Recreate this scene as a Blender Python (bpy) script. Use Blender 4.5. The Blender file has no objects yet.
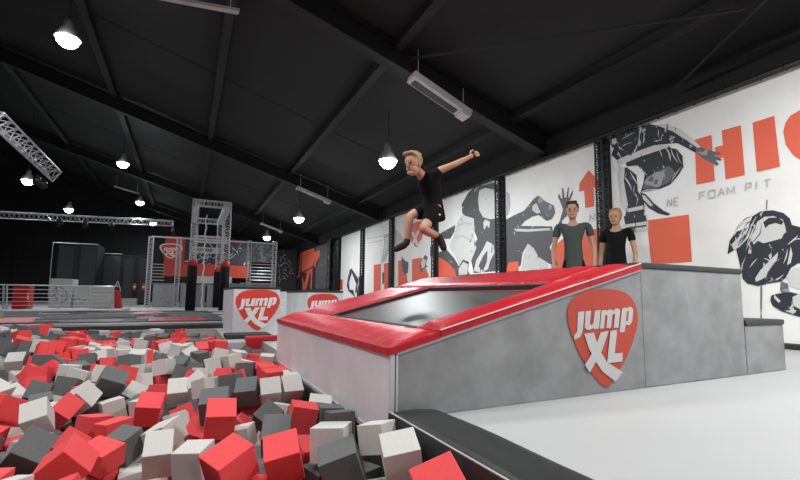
import bpy, bmesh, math, random
from mathutils import Vector, Matrix, Quaternion
SC = bpy.context.scene
COL = SC.collection

# ---------------------------------------------------------------- camera
FPX, PITCH, YAW, ROLL, CXP, CYP = 432.48, 0.099252, 0.45574, 0.0101668, 400.0, 254.05
FW = Vector((math.sin(YAW)*math.cos(PITCH), math.cos(YAW)*math.cos(PITCH), math.sin(PITCH)))
R0 = Vector((math.cos(YAW), -math.sin(YAW), 0.0)); U0 = R0.cross(FW)
RT = R0*math.cos(ROLL)+U0*math.sin(ROLL); UP = -R0*math.sin(ROLL)+U0*math.cos(ROLL)
CAM = Vector((0, 0, .5))
cd = bpy.data.cameras.new('camera'); cam = bpy.data.objects.new('camera', cd); COL.objects.link(cam)
cd.sensor_fit = 'HORIZONTAL'; cd.sensor_width = 36.0; cd.lens = FPX/800*36.0
cd.shift_y = (CYP-240)/800; cd.clip_start = .02; cd.clip_end = 200
M = Matrix.Identity(4)
for i in range(3):
    M[i][0], M[i][1], M[i][2], M[i][3] = RT[i], UP[i], -FW[i], CAM[i]
cam.matrix_world = M
SC.camera = cam
# ---------------------------------------------------------------- world, exposure
w = bpy.data.worlds.new('world'); SC.world = w; w.use_nodes = True
bg = w.node_tree.nodes['Background']; bg.inputs[0].default_value = (.9, .95, 1, 1); bg.inputs[1].default_value = .02
SC.view_settings.view_transform = 'Standard'; SC.view_settings.look = 'None'
SC.view_settings.gamma = 1; SC.view_settings.use_curve_mapping = False
SC.view_settings.exposure = -.38

def area(name, loc, size, power, col=(.99, 1, 1), rot=(0, 0, 0), spread=180):
    l = bpy.data.lights.new(name, 'AREA'); l.shape = 'DISK'; l.size = size; l.energy = power; l.color = col
    l.spread = math.radians(spread)
    o = bpy.data.objects.new(name, l); COL.objects.link(o); o.location = loc; o.rotation_euler = rot
    return o
# unseen hall lamps above and behind the viewer; extra light over the pit is added
UNSEEN_LIGHTS = [(3.7, .3, 3.25, 225), (-.4, -1.2, 4.3, 130), (1.9, -5.5, 3.6, 150), (-2.2, 2.2, 4.9, 200), (.6, 3.6, 4.3, 110), (-5.0, 5.5, 5.5, 150)]
for x, y, z, p in UNSEEN_LIGHTS:
    area('unseen_hall_light', (x, y, z), .8, p)

# ---------------------------------------------------------------- helpers
def ray(px, py): return FW + RT*((px-CXP)/FPX) - UP*((py-CYP)/FPX)
def at(px, py, ax, v):
    d = ray(px, py); return CAM + d*((v-CAM[ax])/d[ax])
XW = 5.68                        # right wall
def zr(x):                       # underside of the rafters
    return 3.1+.303*(XW-max(x, -9.0)) if x > -9 else 3.1+.303*(XW+9)-.303*(-9-x)

def mat(name, col, rough=.6, metal=0, emit=None, noise=None, bump=None, spec=None, coat=0):
    m = bpy.data.materials.new(name); m.use_nodes = True; nt = m.node_tree; b = nt.nodes['Principled BSDF']
    b.inputs['Base Color'].default_value = (*col, 1); b.inputs['Roughness'].default_value = rough
    b.inputs['Metallic'].default_value = metal
    if spec is not None: b.inputs['Specular IOR Level'].default_value = spec
    if coat: b.inputs['Coat Weight'].default_value = coat; b.inputs['Coat Roughness'].default_value = .25
    if emit: b.inputs['Emission Color'].default_value = (*emit[0], 1); b.inputs['Emission Strength'].default_value = emit[1]
    tc = nt.nodes.new('ShaderNodeTexCoord')
    if noise:                    # (scale, amount, detail)
        n = nt.nodes.new('ShaderNodeTexNoise'); n.inputs['Scale'].default_value = noise[0]; n.inputs['Detail'].default_value = noise[2] if len(noise) > 2 else 6
        nt.links.new(tc.outputs['Object'], n.inputs['Vector'])
        r = nt.nodes.new('ShaderNodeValToRGB'); r.color_ramp.elements[0].position = .32; r.color_ramp.elements[1].position = .68
        a = noise[1]
        r.color_ramp.elements[0].color = (*[c*(1-a) for c in col], 1); r.color_ramp.elements[1].color = (*[min(1, c*(1+a)) for c in col], 1)
        nt.links.new(n.outputs['Fac'], r.inputs[0]); nt.links.new(r.outputs[0], b.inputs['Base Color'])
    if bump:                     # (scale, strength, distortion, stretch)
        n = nt.nodes.new('ShaderNodeTexNoise'); n.inputs['Scale'].default_value = bump[0]; n.inputs['Detail'].default_value = 3
        if len(bump) > 2: n.inputs['Distortion'].default_value = bump[2]
        if len(bump) > 3:
            mp = nt.nodes.new('ShaderNodeMapping'); mp.inputs['Scale'].default_value = bump[3]
            nt.links.new(tc.outputs['Object'], mp.inputs[0]); nt.links.new(mp.outputs[0], n.inputs['Vector'])
        else: nt.links.new(tc.outputs['Object'], n.inputs['Vector'])
        bp = nt.nodes.new('ShaderNodeBump'); bp.inputs['Strength'].default_value = bump[1]; bp.inputs['Distance'].default_value = .02
        nt.links.new(n.outputs['Fac'], bp.inputs['Height']); nt.links.new(bp.outputs[0], b.inputs['Normal'])
    return m

M_ = dict(
    floor=mat('pale_vinyl_floor', (.42, .425, .425), .5, noise=(1.2, .03)),
    concrete=mat('concrete_panel', (.26, .26, .265), .62, noise=(7, .17, 12), bump=(30, .05)),
    concrete_pale_lit=mat('concrete_panel_pale_lit', (.66, .65, .675), .6, noise=(3.0, .10, 9)),  # pale colour of the logo blocks; also the lit copy for the ramp end
    edge=mat('aluminium_edge', (.62, .63, .66), .4, .3),
    red_vinyl=mat('red_vinyl', (.46, .010, .020), .42, bump=(3.5, .45, 1.2, (1, 5, 3)), spec=.35),
    red_vinyl2=mat('red_vinyl_smooth', (.52, .015, .022), .38, bump=(5, .12)),
    piping=mat('white_piping', (.75, .70, .68), .5),
    black_vinyl=mat('black_vinyl', (.020, .022, .022), .5, bump=(3, .4, 1.0, (1, .35, 1))),
    black=mat('matt_black', (.012, .013, .014), .7),
    black_metal=mat('black_metal', (.015, .016, .017), .45, .2),
    mesh_bed=mat('trampoline_mesh', (.055, .057, .055), .45, noise=(2.2, .12)),
    logo_red=mat('logo_red', (.47, .05, .025), .5, noise=(3, .04)),
    logo_bright=mat('logo_bright_red', (.70, .05, .03), .5),
    logo_white=mat('logo_white', (.80, .80, .79), .5),
    logo_grey=mat('logo_grey', (.52, .52, .51), .5, noise=(3, .05)),
    foam_R=mat('red_foam', (.72, .062, .066), .85, noise=(14, .05), bump=(60, .06)),
    foam_L=mat('light_grey_foam', (.53, .515, .485), .9, noise=(14, .05), bump=(60, .06)),
    foam_D=mat('dark_grey_foam', (.115, .12, .12), .9, noise=(14, .10), bump=(60, .06)),
    pit=mat('dark_pit_lining', (.02, .02, .02), .8),
    roof=mat('dark_roof_panel', (.0135, .0135, .0135), .75, noise=(.7, .2)),
    steel=mat('black_steel', (.006, .006, .006), .7),
    purlin=mat('dark_purlin', (.011, .011, .011), .7),
    alu=mat('truss_aluminium', (.62, .62, .63), .35, .55),
    wall=mat('black_wall', (.016, .016, .017), .8, noise=(.5, .25)),
    lamp=mat('lamp_glow', (1, 1, 1), .5, emit=((.93, .97, 1), 60)),
    lamp_house=mat('lamp_housing', (.18, .18, .18), .5),
    tubelit=mat('lamp_tube', (.7, .68, .66), .4),
    fixture=mat('fixture_enamel', (.55, .53, .51), .45),
    banner_white=mat('banner_white', (.90, .885, .85), .6, noise=(1.4, .05), bump=(2.2, .25, .8, (1, .5, 1))),
    banner_black=mat('banner_black', (.03, .031, .033), .6),
    ink=mat('print_black', (.028, .032, .04), .6, noise=(6, .5)),
    ink_grey=mat('print_dark_grey', (.12, .12, .125), .6, noise=(5, .25)),
    ink_mid=mat('print_mid_grey', (.24, .25, .27), .6, noise=(5, .2)),
    ink_light=mat('print_light_grey', (.52, .52, .51), .6),
    paper=mat('print_white', (.72, .71, .68), .6),
    orange=mat('print_orange_red', (.82, .14, .075), .6),
    net=mat('net_black', (.01, .01, .01), .7),
    skin=mat('skin', (.52, .28, .18), .55, noise=(20, .06)),
    hair_blond=mat('blond_hair', (.38, .24, .11), .7, noise=(60, .35)),
    hair_dark=mat('dark_hair', (.05, .035, .025), .7, noise=(60, .3)),
    cloth_black=mat('black_cloth', (.006, .0065, .007), .9, bump=(9, .3), spec=.2),
    cloth_grey=mat('grey_green_cloth', (.055, .065, .06), .85, bump=(9, .3)),
    sock=mat('dark_sock', (.03, .014, .014), .9),
    eye=mat('eye_dark', (.02, .015, .012), .3),
    lips=mat('lips', (.35, .1, .08), .5),
    white_box=mat('white_panel', (.50, .50, .50), .6, noise=(2, .05)),
)

def inked(name, dark, light, scale, thr, stretch=(1, 1, 1)):
    m = bpy.data.materials.new(name); m.use_nodes = True; nt = m.node_tree; b = nt.nodes['Principled BSDF']; b.inputs['Roughness'].default_value = .6
    tc = nt.nodes.new('ShaderNodeTexCoord'); mp = nt.nodes.new('ShaderNodeMapping'); mp.inputs['Scale'].default_value = stretch; n = nt.nodes.new('ShaderNodeTexNoise')
    n.inputs['Scale'].default_value = scale; n.inputs['Detail'].default_value = 5; n.inputs['Distortion'].default_value = 1.6
    r = nt.nodes.new('ShaderNodeValToRGB'); e = r.color_ramp.elements; e[0].position = thr; e[1].position = thr+.015; e[0].color = (*dark, 1); e[1].color = (*light, 1)
    nt.links.new(tc.outputs['Object'], mp.inputs[0]); nt.links.new(mp.outputs[0], n.inputs['Vector']); nt.links.new(n.outputs['Fac'], r.inputs[0]); nt.links.new(r.outputs[0], b.inputs['Base Color'])
    return m
M_['ink'] = inked('print_black', (.026, .030, .038), (.60, .60, .59), 5.5, .63, (1, 1.6, .8))
M_['ink_mid'] = inked('print_mid_grey', (.13, .14, .165), (.35, .36, .38), 5, .53)
M_['ink_grey'] = inked('print_dark_grey', (.10, .10, .105), (.50, .50, .49), 2.6, .655, (1, .8, 1.7))
M_['paper'] = inked('print_white', (.66, .65, .62), (.12, .12, .13), 3.6, .64, (1, 1.8, .7))
def link(o, parent=None):
    COL.objects.link(o)
    if parent: o.parent = parent
    return o
def tag(o, label=None, cat=None, group=None, kind=None):
    if label: o['label'] = label
    if cat: o['category'] = cat
    if group: o['group'] = group
    if kind: o['kind'] = kind
    return o
def empty(name, loc=(0, 0, 0), **k):
    o = bpy.data.objects.new(name, None); COL.objects.link(o); o.location = loc; o.empty_display_size = .1
    bpy.context.view_layer.update()
    return tag(o, **k)

class MB:                                     # mesh builder, world coordinates
    def __init__(s): s.bm = bmesh.new(); s.mats = []
    def mi(s, m):
        if m is None: return 0
        if m not in s.mats: s.mats.append(m)
        return s.mats.index(m)
    def box(s, lo, hi, m=None, bev=0, rot=None):
        c = [(lo[i]+hi[i])/2 for i in range(3)]; d = [hi[i]-lo[i] for i in range(3)]
        mm = Matrix.Translation(c) @ (rot if rot else Matrix.Identity(4)) @ Matrix.Diagonal((*d, 1))
        r = bmesh.ops.create_cube(s.bm, size=1, matrix=mm); k = s.mi(m)
        fs = {f for v in r['verts'] for f in v.link_faces}
        for f in fs: f.material_index = k
        if bev:
            es = list({e for f in fs for e in f.edges})
            rr = bmesh.ops.bevel(s.bm, geom=es, offset=bev, segments=2, affect='EDGES', profile=.6)
            for f in rr['faces']: f.material_index = k
        return s
    def hexa(s, p, m=None, bev=0):            # 8 points: bottom ring 4, top ring 4
        v = [s.bm.verts.new(q) for q in p]; k = s.mi(m); fs = []
        for f in ((0, 3, 2, 1), (4, 5, 6, 7), (0, 1, 5, 4), (1, 2, 6, 5), (2, 3, 7, 6), (3, 0, 4, 7)):
            g = s.bm.faces.new([v[i] for i in f]); g.material_index = k; fs.append(g)
        if bev:
            es = list({e for f in fs for e in f.edges})
            rr = bmesh.ops.bevel(s.bm, geom=es, offset=bev, segments=3, affect='EDGES', profile=.6)
            for f in rr['faces']: f.material_index = k
        return s
    def poly(s, pts, m=None):
        v = [s.bm.verts.new(q) for q in pts]; f = s.bm.faces.new(v); f.material_index = s.mi(m); return s
    def tube(s, a, b, r, m=None, n=6, r2=None, caps=True):
        a, b = Vector(a), Vector(b); d = b-a; L = d.length
        if L < 1e-6: return s
        q = d.to_track_quat('Z', 'Y').to_matrix().to_4x4()
        mm = Matrix.Translation((a+b)/2) @ q
        rr = bmesh.ops.create_cone(s.bm, cap_ends=caps, segments=n, radius1=r, radius2=r if r2 is None else r2, depth=L, matrix=mm)
        k = s.mi(m)
        for f in {f for v in rr['verts'] for f in v.link_faces}: f.material_index = k; f.smooth = n > 6
        return s
    def path(s, pts, r, m=None, n=6):
        for a, b in zip(pts, pts[1:]): s.tube(a, b, r, m, n)
        return s
    def ball(s, c, r, m=None, sc=(1, 1, 1), u=12, v=8, rot=None):
        mm = Matrix.Translation(c) @ (rot if rot else Matrix.Identity(4)) @ Matrix.Diagonal((*[r*x for x in sc], 1))
        rr = bmesh.ops.create_uvsphere(s.bm, u_segments=u, v_segments=v, radius=1, matrix=mm); k = s.mi(m)
        for f in {f for q in rr['verts'] for f in q.link_faces}: f.material_index = k; f.smooth = True
        return s
    def lathe(s, c, prof, m=None, n=16):      # profile of (r, z)
        k = s.mi(m); rings = []
        for r, z in prof: rings.append([s.bm.verts.new((c[0]+r*math.cos(2*math.pi*i/n), c[1]+r*math.sin(2*math.pi*i/n), c[2]+z)) for i in range(n)])
        for A, B in zip(rings, rings[1:]):
            for i in range(n):
                f = s.bm.faces.new((A[i], A[(i+1) % n], B[(i+1) % n], B[i])); f.material_index = k; f.smooth = True
        return s
    def build(s, name, m=None, parent=None, **k):
        me = bpy.data.meshes.new(name); bmesh.ops.recalc_face_normals(s.bm, faces=s.bm.faces[:])
        s.bm.to_mesh(me); s.bm.free()
        ms = s.mats if s.mats else [m]
        if m is not None and m not in ms: ms = [m]+ms if not s.mats else ms
        for q in ms: me.materials.append(q)
        o = bpy.data.objects.new(name, me); COL.objects.link(o)
        if parent:
            o.parent = parent; o.matrix_parent_inverse = Matrix.Identity(4) if parent.parent else Matrix.Translation(-parent.location)
        elif len(me.vertices):                 # origin at the base centre
            xs = [v.co for v in me.vertices]; lo = Vector([min(v[i] for v in xs) for i in range(3)]); hi = Vector([max(v[i] for v in xs) for i in range(3)])
            c = Vector(((lo.x+hi.x)/2, (lo.y+hi.y)/2, lo.z)); me.transform(Matrix.Translation(-c)); o.location = c
        return tag(o, **k)

def truss(mb, a, b, wd, m=None, n=4, r=.018, pitch=None, up=Vector((0, 0, 1))):
    """open lattice beam from a to b, n chords"""
    a, b = Vector(a), Vector(b); d = (b-a).normalized(); L = (b-a).length
    u = up if abs(d.dot(up)) < .9 else Vector((1, 0, 0))
    s1 = d.cross(u).normalized(); s2 = s1.cross(d).normalized()
    if n == 4: offs = [(-.5, -.5), (.5, -.5), (.5, .5), (-.5, .5)]
    else: offs = [(-.5, .4), (.5, .4), (0, -.45)]
    off = [s1*x*wd+s2*y*wd for x, y in offs]
    for o in off: mb.tube(a+o, b+o, r, m, 6)
    p = pitch or wd; k = max(1, round(L/p))
    for i in range(k):
        p0, p1 = a+d*(L*i/k), a+d*(L*(i+1)/k); pm = (p0+p1)/2
        for j in range(len(off)):
            o1, o2 = off[j], off[(j+1) % len(off)]
            mb.tube(p0+o1, pm+o2, r*.55, m, 4, caps=False); mb.tube(pm+o2, p1+o1, r*.55, m, 4, caps=False)
    for i in (0, k):
        p0 = a+d*(L*i/k)
        for j in range(len(off)): mb.tube(p0+off[j], p0+off[(j+1) % len(off)], r*.8, m, 4)
    return mb

# ---------------------------------------------------------------- setting
def struct(mb, name, m): return mb.build(name, m, kind='structure')
PX0, PX1, PY0, PYE, PY1, PXN = -3.9, .775, .2, 4.98, 7.2, .42     # pit outline
f = MB()
f.box((.775, -6, -.12), (5.8, 4.98, 0)); f.box((.42, 4.98, -.12), (5.8, 34, 0)); f.box((-14, 7.2, -.12), (.42, 34, 0))
f.box((-14, -6, -.12), (.775, .2, 0)); f.box((-14, .2, -.12), (-3.9, 7.2, 0))
struct(f, 'floor', M_['floor'])
p = MB()
p.box((PX0, PY0, -.75), (.775, PY1, -.62))
p.box((.765, .2, -.62), (.773, 4.98, -.125)); p.box((.41, 4.98, -.62), (.773, 4.988, -.125)); p.box((.41, 4.99, -.62), (.418, PY1, -.125))
p.box((PX0, PY1-.01, -.62), (.42, PY1-.002, -.125)); p.box((PX0+.002, PY0, -.62), (PX0+.01, PY1, -.125)); p.box((PX0, PY0+.002, -.62), (.775, PY0+.01, -.125))
struct(p, 'trim_1', M_['pit'])
w = MB(); w.box((XW+.12, -6, 0), (XW+.25, 34, 3.6)); struct(w, 'wall_right', M_['wall'])
w = MB(); w.box((-14, 33.6, 0), (XW+.25, 33.8, 9)); struct(w, 'wall_back', M_['wall'])
w = MB(); w.box((-14.2, -6, 0), (-14, 34, 9)); struct(w, 'wall_left', M_['wall'])
w = MB(); w.box((-14, -6.2, 0), (XW+.25, -6, 9)); struct(w, 'wall_front', M_['wall'])
w = MB()
for zz0 in (2.6, 5.2): w.box((-14, 33.55, zz0), (XW, 33.6, zz0+.06))
for xx0 in (-12, -9.5, -7, -4.5, -2, .5, 3): w.box((xx0, 33.55, 0), (xx0+.12, 33.6, 8))
struct(w, 'trim_3', M_['roof'])
# roof: sheeted panels with thin lap joints
c = MB()
def zd(x): return zr(x)+.44
for x0, x1 in ((XW+.25, -9), (-9, -14.2)):
    c.hexa([(x0, -6.2, zd(x0)), (x0, 34, zd(x0)), (x1, 34, zd(x1)), (x1, -6.2, zd(x1)),
            (x0, -6.2, zd(x0)+.1), (x0, 34, zd(x0)+.1), (x1, 34, zd(x1)+.1), (x1, -6.2, zd(x1)+.1)])
struct(c, 'ceiling', M_['roof'])
c = MB()
for yy in [k*7.7/4+5.75-7.7*2+.0 for k in range(1, 20)]:
    if abs(((yy-5.75)/7.7) % 1) < .02: continue
    if round((yy-5.75)/7.7*4) % 2: continue
    x0, x1 = XW, -9
    c.hexa([(x0, yy-.012, zd(x0)-.006), (x0, yy+.012, zd(x0)-.006), (x1, yy+.012, zd(x1)-.006), (x1, yy-.012, zd(x1)-.006),
            (x0, yy-.012, zd(x0)), (x0, yy+.012, zd(x0)), (x1, yy+.012, zd(x1)), (x1, yy-.012, zd(x1))])
struct(c, 'trim_2', M_['steel'])

RY = [5.75-7.7, 5.75, 13.45, 21.15, 28.85]
RN = ['roof beam behind the viewer', 'black sloping roof beam nearest the viewer, above the jumping boy', 'black sloping roof beam, second from the viewer',
      'black sloping roof beam, third from the viewer, behind the hanging truss', 'black sloping roof beam farthest from the viewer, near the back wall']
for yy, nm in zip(RY, RN):
    r = empty('roof_beam', (XW, yy, 3.0), label=nm, cat='beam', group='sloping roof beams') if yy > 0 else None
    if r is None: continue
    def sl(x0, x1, h0, h1, hw, mb):
        mb.hexa([(x0, yy-hw, zr(x0)+h0), (x0, yy+hw, zr(x0)+h0), (x1, yy+hw, zr(x1)+h0), (x1, yy-hw, zr(x1)+h0),
                 (x0, yy-hw, zr(x0)+h1), (x0, yy+hw, zr(x0)+h1), (x1, yy+hw, zr(x1)+h1), (x1, yy-hw, zr(x1)+h1)])
    a = MB(); sl(XW+.1, -9, .03, .34, .012, a); a.build('web', M_['steel'], r)
    a = MB(); sl(XW+.1, -9, 0, .03, .11, a); a.build('bottom_flange', M_['purlin'], r)
    a = MB(); sl(XW+.1, -9, .34, .36, .11, a); a.build('top_flange', M_['steel'], r)
for xx, nm in zip((4.98, 2.71, .38, -2.0, -4.6, -6.9), ('nearest the mural wall', 'second from the mural wall', 'third from the mural wall', 'fourth from the mural wall', 'fifth from the mural wall', 'farthest from the mural wall')):
    a = MB(); z = zd(xx)
    a.box((xx-.035, -6, z-.16), (xx+.035, 33.6, z-.0)); a.box((xx-.07, -6, z-.17), (xx+.07, 33.6, z-.15))
    a.build('roof_purlin', M_['purlin'], label='long dark roof purlin running down the hall, '+nm, cat='roof purlin', group='roof purlins')
# wind bracing rods
for (ax, ay), (bx, by), nm in (((5.5, 1.7), (2.75, 5.6), 'from the near roof edge to the near beam'), ((2.75, 5.6), (5.4, .2), 'crossing'),):
    pass
def brace(a, b, nm):
    m = MB(); m.tube((a[0], a[1], zr(a[0])+.18), (b[0], b[1], zr(b[0])+.18), .022)
    m.build('roof_brace', M_['fixture' if 0 else 'purlin'], label=nm, cat='brace', group='diagonal roof braces')
brace((5.0, 2.2), (2.9, 5.55), 'thin diagonal roof brace running from the top edge to the nearest beam')
brace((5.0, 2.0), (6.0-.35, 3.3), 'short diagonal roof brace above the big HIGH lettering')
# ---------------------------------------------------------------- emblem shared by ramp and blocks
ZC = 3.69
PICK = [(62, 165), (66, 135), (80, 108), (102, 88), (135, 75), (185, 70), (232, 72), (268, 80), (295, 97), (312, 125), (321, 160), (322, 190), (316, 225), (302, 270), (282, 318), (258, 365), (235, 405), (222, 424), (210, 432), (198, 428), (175, 410), (140, 365), (105, 305), (78, 240), (66, 200)]
GL = [
 [(100, 155), (124, 152), (117, 225), (108, 247), (86, 257), (86, 240), (94, 232), (97, 222)],
 [(128, 152), (148, 150), (143, 198), (149, 203), (156, 197), (162, 150), (183, 147), (177, 216), (157, 218), (157, 212), (146, 220), (131, 220), (124, 210)],
 [(187, 149), (204, 147), (204, 153), (214, 145), (224, 146), (229, 152), (238, 142), (250, 142), (255, 150), (249, 212), (231, 213), (236, 164), (231, 161), (226, 166), (221, 213), (204, 214), (208, 167), (204, 164), (200, 168), (195, 215), (180, 216)],
 [(262, 141), (278, 138), (279, 143), (288, 135), (298, 138), (303, 148), (299, 190), (290, 203), (278, 203), (275, 198), (271, 228), (252, 230)],
 [(122, 235), (157, 230), (176, 290), (205, 338), (264, 376), (238, 411), (190, 375), (160, 330), (138, 285)],
 [(183, 229), (212, 225), (186, 300), (142, 378), (124, 350), (158, 295)],
 [(218, 224), (243, 221), (234, 307), (264, 305), (262, 337), (206, 343)],
]
HOLE = [(280, 152), (286, 152), (282, 188), (276, 188)]
YF = 1.645
def zpt(q): p = at(550+q[0]/ZC, 270+q[1]/ZC, 1, YF); return (p.x, p.z)
def emblem_coords():
    P = [zpt(q) for q in PICK]; cx = (min(p[0] for p in P)+max(p[0] for p in P))/2; cz = (min(p[1] for p in P)+max(p[1] for p in P))/2
    nx = lambda L: [(a-cx, b-cz) for a, b in (zpt(q) for q in L)]
    return (cx, cz), nx(PICK), [nx(g) for g in GL], nx(HOLE)
(EC, EP, EG, EH) = emblem_coords()
def emblem(x, y, z, parent, s=1.0, m1='logo_bright', m2='logo_white', name='emblem', mapf=None):
    F_ = mapf or (lambda u, v, o: (x+u*s, y-o, z+v*s))
    b = MB(); b.poly([F_(u, v, .004) for u, v in EP], M_[m1])
    for i, g in enumerate(EG): b.poly([F_(u, v, .006+.0004*i) for u, v in g], M_[m2])
    b.poly([F_(u, v, .009) for u, v in EH], M_[m1])
    return b.build(name, None, parent)

# ---------------------------------------------------------------- main ramp
X0, X1, X2, YB = .775, 2.37, 3.43, 4.09
def zs(x): return .268+.2575*(x-X0)
ramp = empty('trampoline_ramp', (2.1, 2.87, 0), label='large wedge ramp with grey concrete-look sides, red padded top and an inset trampoline', cat='ramp')
b = MB()
b.hexa([(X0+.02, YF+.02, 0.002), (X1, YF+.02, 0.002), (X1, YB-.02, 0.002), (X0+.02, YB-.02, 0.002), (X0+.02, YF+.02, zs(X0)-.075), (X1, YF+.02, zs(X1)-.075), (X1, YB-.02, zs(X1)-.075), (X0+.02, YB-.02, zs(X0)-.075)])
b.build('inner_frame', M_['black'], ramp)
b = MB(); b.hexa([(X0+.022, YF, .002), (X1-.002, YF, .002), (X1-.002, YF+.018, .002), (X0+.022, YF+.018, .002), (X0+.022, YF, zs(X0+.02)), (X1-.002, YF, zs(X1)), (X1-.002, YF+.018, zs(X1)), (X0+.022, YF+.018, zs(X0+.02))])
sp_ = b.build('side_panel', M_['concrete'], ramp)
b = MB(); b.hexa([(X0+.022, YF-.004, zs(X0+.02)-.014), (X1-.002, YF-.004, zs(X1)-.014), (X1-.002, YF+.014, zs(X1)-.014), (X0+.022, YF+.014, zs(X0+.02)-.014), (X0+.022, YF-.004, zs(X0+.02)+.003), (X1-.002, YF-.004, zs(X1)+.003), (X1-.002, YF+.014, zs(X1)+.003), (X0+.022, YF+.014, zs(X0+.02)+.003)])
b.build('top_edge_strip', M_['edge'], ramp)
b = MB(); b.hexa([(X0+.02, YB-.018, .002), (X1, YB-.018, .002), (X1, YB, .002), (X0+.02, YB, .002), (X0+.02, YB-.018, zs(X0)), (X1, YB-.018, zs(X1)), (X1, YB, zs(X1)), (X0+.02, YB, zs(X0))])
b.build('side_panel', M_['concrete'], ramp)
b = MB(); b.box((X0-.012, YF+.004, -.075), (X0+.006, YB, zs(X0)-.005), bev=.002); b.build('end_panel', M_['concrete_pale_lit'], ramp)  # concrete like the sides, light falling on this face put into its paler colour
b = MB(); b.box((X0-.012, YF-.006, 0.002), (X0+.010, YF+.006, zs(X0)-.004)); b.box((X0+.017, YF-.004, 0.002), (X0+.026, YF+.004, zs(X0)-.002)); b.build('corner_strip', M_['edge'], ramp)
b = MB(); b.box((X0-.017, YF, -.092), (X0-.002, YB, -.073)); b.build('bottom_rail', M_['edge'], ramp)
# raised platform
b = MB(); b.box((X1+.002, YF, .002), (X2, YB, .683), bev=.004); b.build('platform_box', M_['concrete'], ramp)
b = MB(); b.box((X1, YF-.008, .683), (X2+.01, YB+.01, .718), bev=.010); b.build('platform_pad', M_['black_vinyl'], ramp)
# red pads: sloping slabs with rounded edges, sag and wrinkles
def pad(name, xa, xb, ya, yb, th=.045, lift=.0, seg=10, wr=.004, ang=0, seed=0, dd=(0, 0)):
    rnd = random.Random(seed); bm = bmesh.new(); nx = max(2, int((xb-xa)/.05)); ny = max(2, int((yb-ya)/.05))
    top = {}; bot = {}
    for i in range(nx+1):
        for j in range(ny+1):
            u, v = i/nx, j/ny; x = xa+(xb-xa)*u; y = ya+(yb-ya)*v
            e = min(u*(xb-xa), (1-u)*(xb-xa), v*(yb-ya), (1-v)*(yb-ya)); ed = -.018*math.exp(-e/.012)
            k = wr*(math.sin(v*(yb-ya)*38+u*4+seed)+.6*math.sin(u*(xb-xa)*30+v*9+seed*2))*min(1, e/.05)
            z = zs(x)+lift
            top[i, j] = bm.verts.new((x, y, z+th+ed+k)); bot[i, j] = bm.verts.new((x, y, z-.002-dd[0]*math.sin(math.pi*v)*(1 if i == 0 else 0)))
    for i in range(nx):
        for j in range(ny):
            f = bm.faces.new((top[i, j], top[i+1, j], top[i+1, j+1], top[i, j+1])); f.smooth = True
            bm.faces.new((bot[i, j], bot[i, j+1], bot[i+1, j+1], bot[i+1, j]))
    for i in range(nx):
        bm.faces.new((top[i, 0], bot[i, 0], bot[i+1, 0], top[i+1, 0])); bm.faces.new((top[i, ny], top[i+1, ny], bot[i+1, ny], bot[i, ny]))
    for j in range(ny):
        bm.faces.new((top[0, j], top[0, j+1], bot[0, j+1], bot[0, j])); bm.faces.new((top[nx, j], bot[nx, j], bot[nx, j+1], top[nx, j+1]))
    m = MB(); m.bm.free(); m.bm = bm; return m.build(name, M_['red_vinyl'], ramp)
BX0, BX1, BY0, BY1 = 1.0, 1.90, 1.88, 3.27
pad('end_pad', X0-.022, BX0, YF-.012, YB, seed=1, wr=.005)
np_ = pad('near_side_pad', BX0+.004, 1.93, YF-.014, BY0-.002, seed=2, lift=.002)
pad('near_side_pad', 1.935, X1-.005, YF-.014, BY0-.002, seed=5, lift=.0)
pad('far_side_pad', BX0+.004, BX1, BY1+.003, YB, seed=3)
pad('crest_pad', BX1+.003, X1-.005, BY0+.002, YB, seed=4)
b = MB()
for xa, xb in ((BX0, 1.93), (1.935, X1-.01)):
    b.tube((xa, YF-.016, zs(xa)+.034), (xb, YF-.016, zs(xb)+.034), .0028, None, 6)
b.build('piping', M_['piping'], np_)
b = MB(); b.hexa([(BX0, BY0, zs(BX0)-.02), (BX1, BY0, zs(BX1)-.02), (BX1, BY1, zs(BX1)-.02), (BX0, BY1, zs(BX0)-.02), (BX0, BY0, zs(BX0)+.004), (BX1, BY0, zs(BX1)+.004), (BX1, BY1, zs(BX1)+.004), (BX0, BY1, zs(BX0)+.004)])
tb_ = b.build('trampoline_bed', M_['mesh_bed'], ramp)
b = MB(); zz = lambda x, o: zs(x)+o
for (xa, ya, xb, yb) in ((BX0, BY1-.03, BX1, BY1), (BX0, BY0, BX0+.02, BY1), (BX1-.03, BY0, BX1, BY1)):
    b.hexa([(xa, ya, zz(xa, .002)), (xb, ya, zz(xb, .002)), (xb, yb, zz(xb, .002)), (xa, yb, zz(xa, .002)), (xa, ya, zz(xa, .03)), (xb, ya, zz(xb, .03)), (xb, yb, zz(xb, .03)), (xa, yb, zz(xa, .03))])
b.build('bed_frame', M_['black'], ramp)
b = MB()
for (xa, ya, xb, yb) in ((BX0+.03, BY1-.10, BX1-.05, BY1-.088), (BX1-.075, BY0+.02, BX1-.06, BY1-.06), (BX0+.05, BY0+.02, BX0+.062, BY1-.1)):
    b.hexa([(xa, ya, zz(xa, .004)), (xb, ya, zz(xb, .004)), (xb, yb, zz(xb, .004)), (xa, yb, zz(xa, .004)), (xa, ya, zz(xa, .0065)), (xb, ya, zz(xb, .0065)), (xb, yb, zz(xb, .0065)), (xa, yb, zz(xa, .0065))])
b.build('bed_stitching', M_['red_vinyl2'], tb_)
emblem(EC[0], YF, EC[1], sp_, 1, 'logo_red', 'logo_grey')

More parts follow.
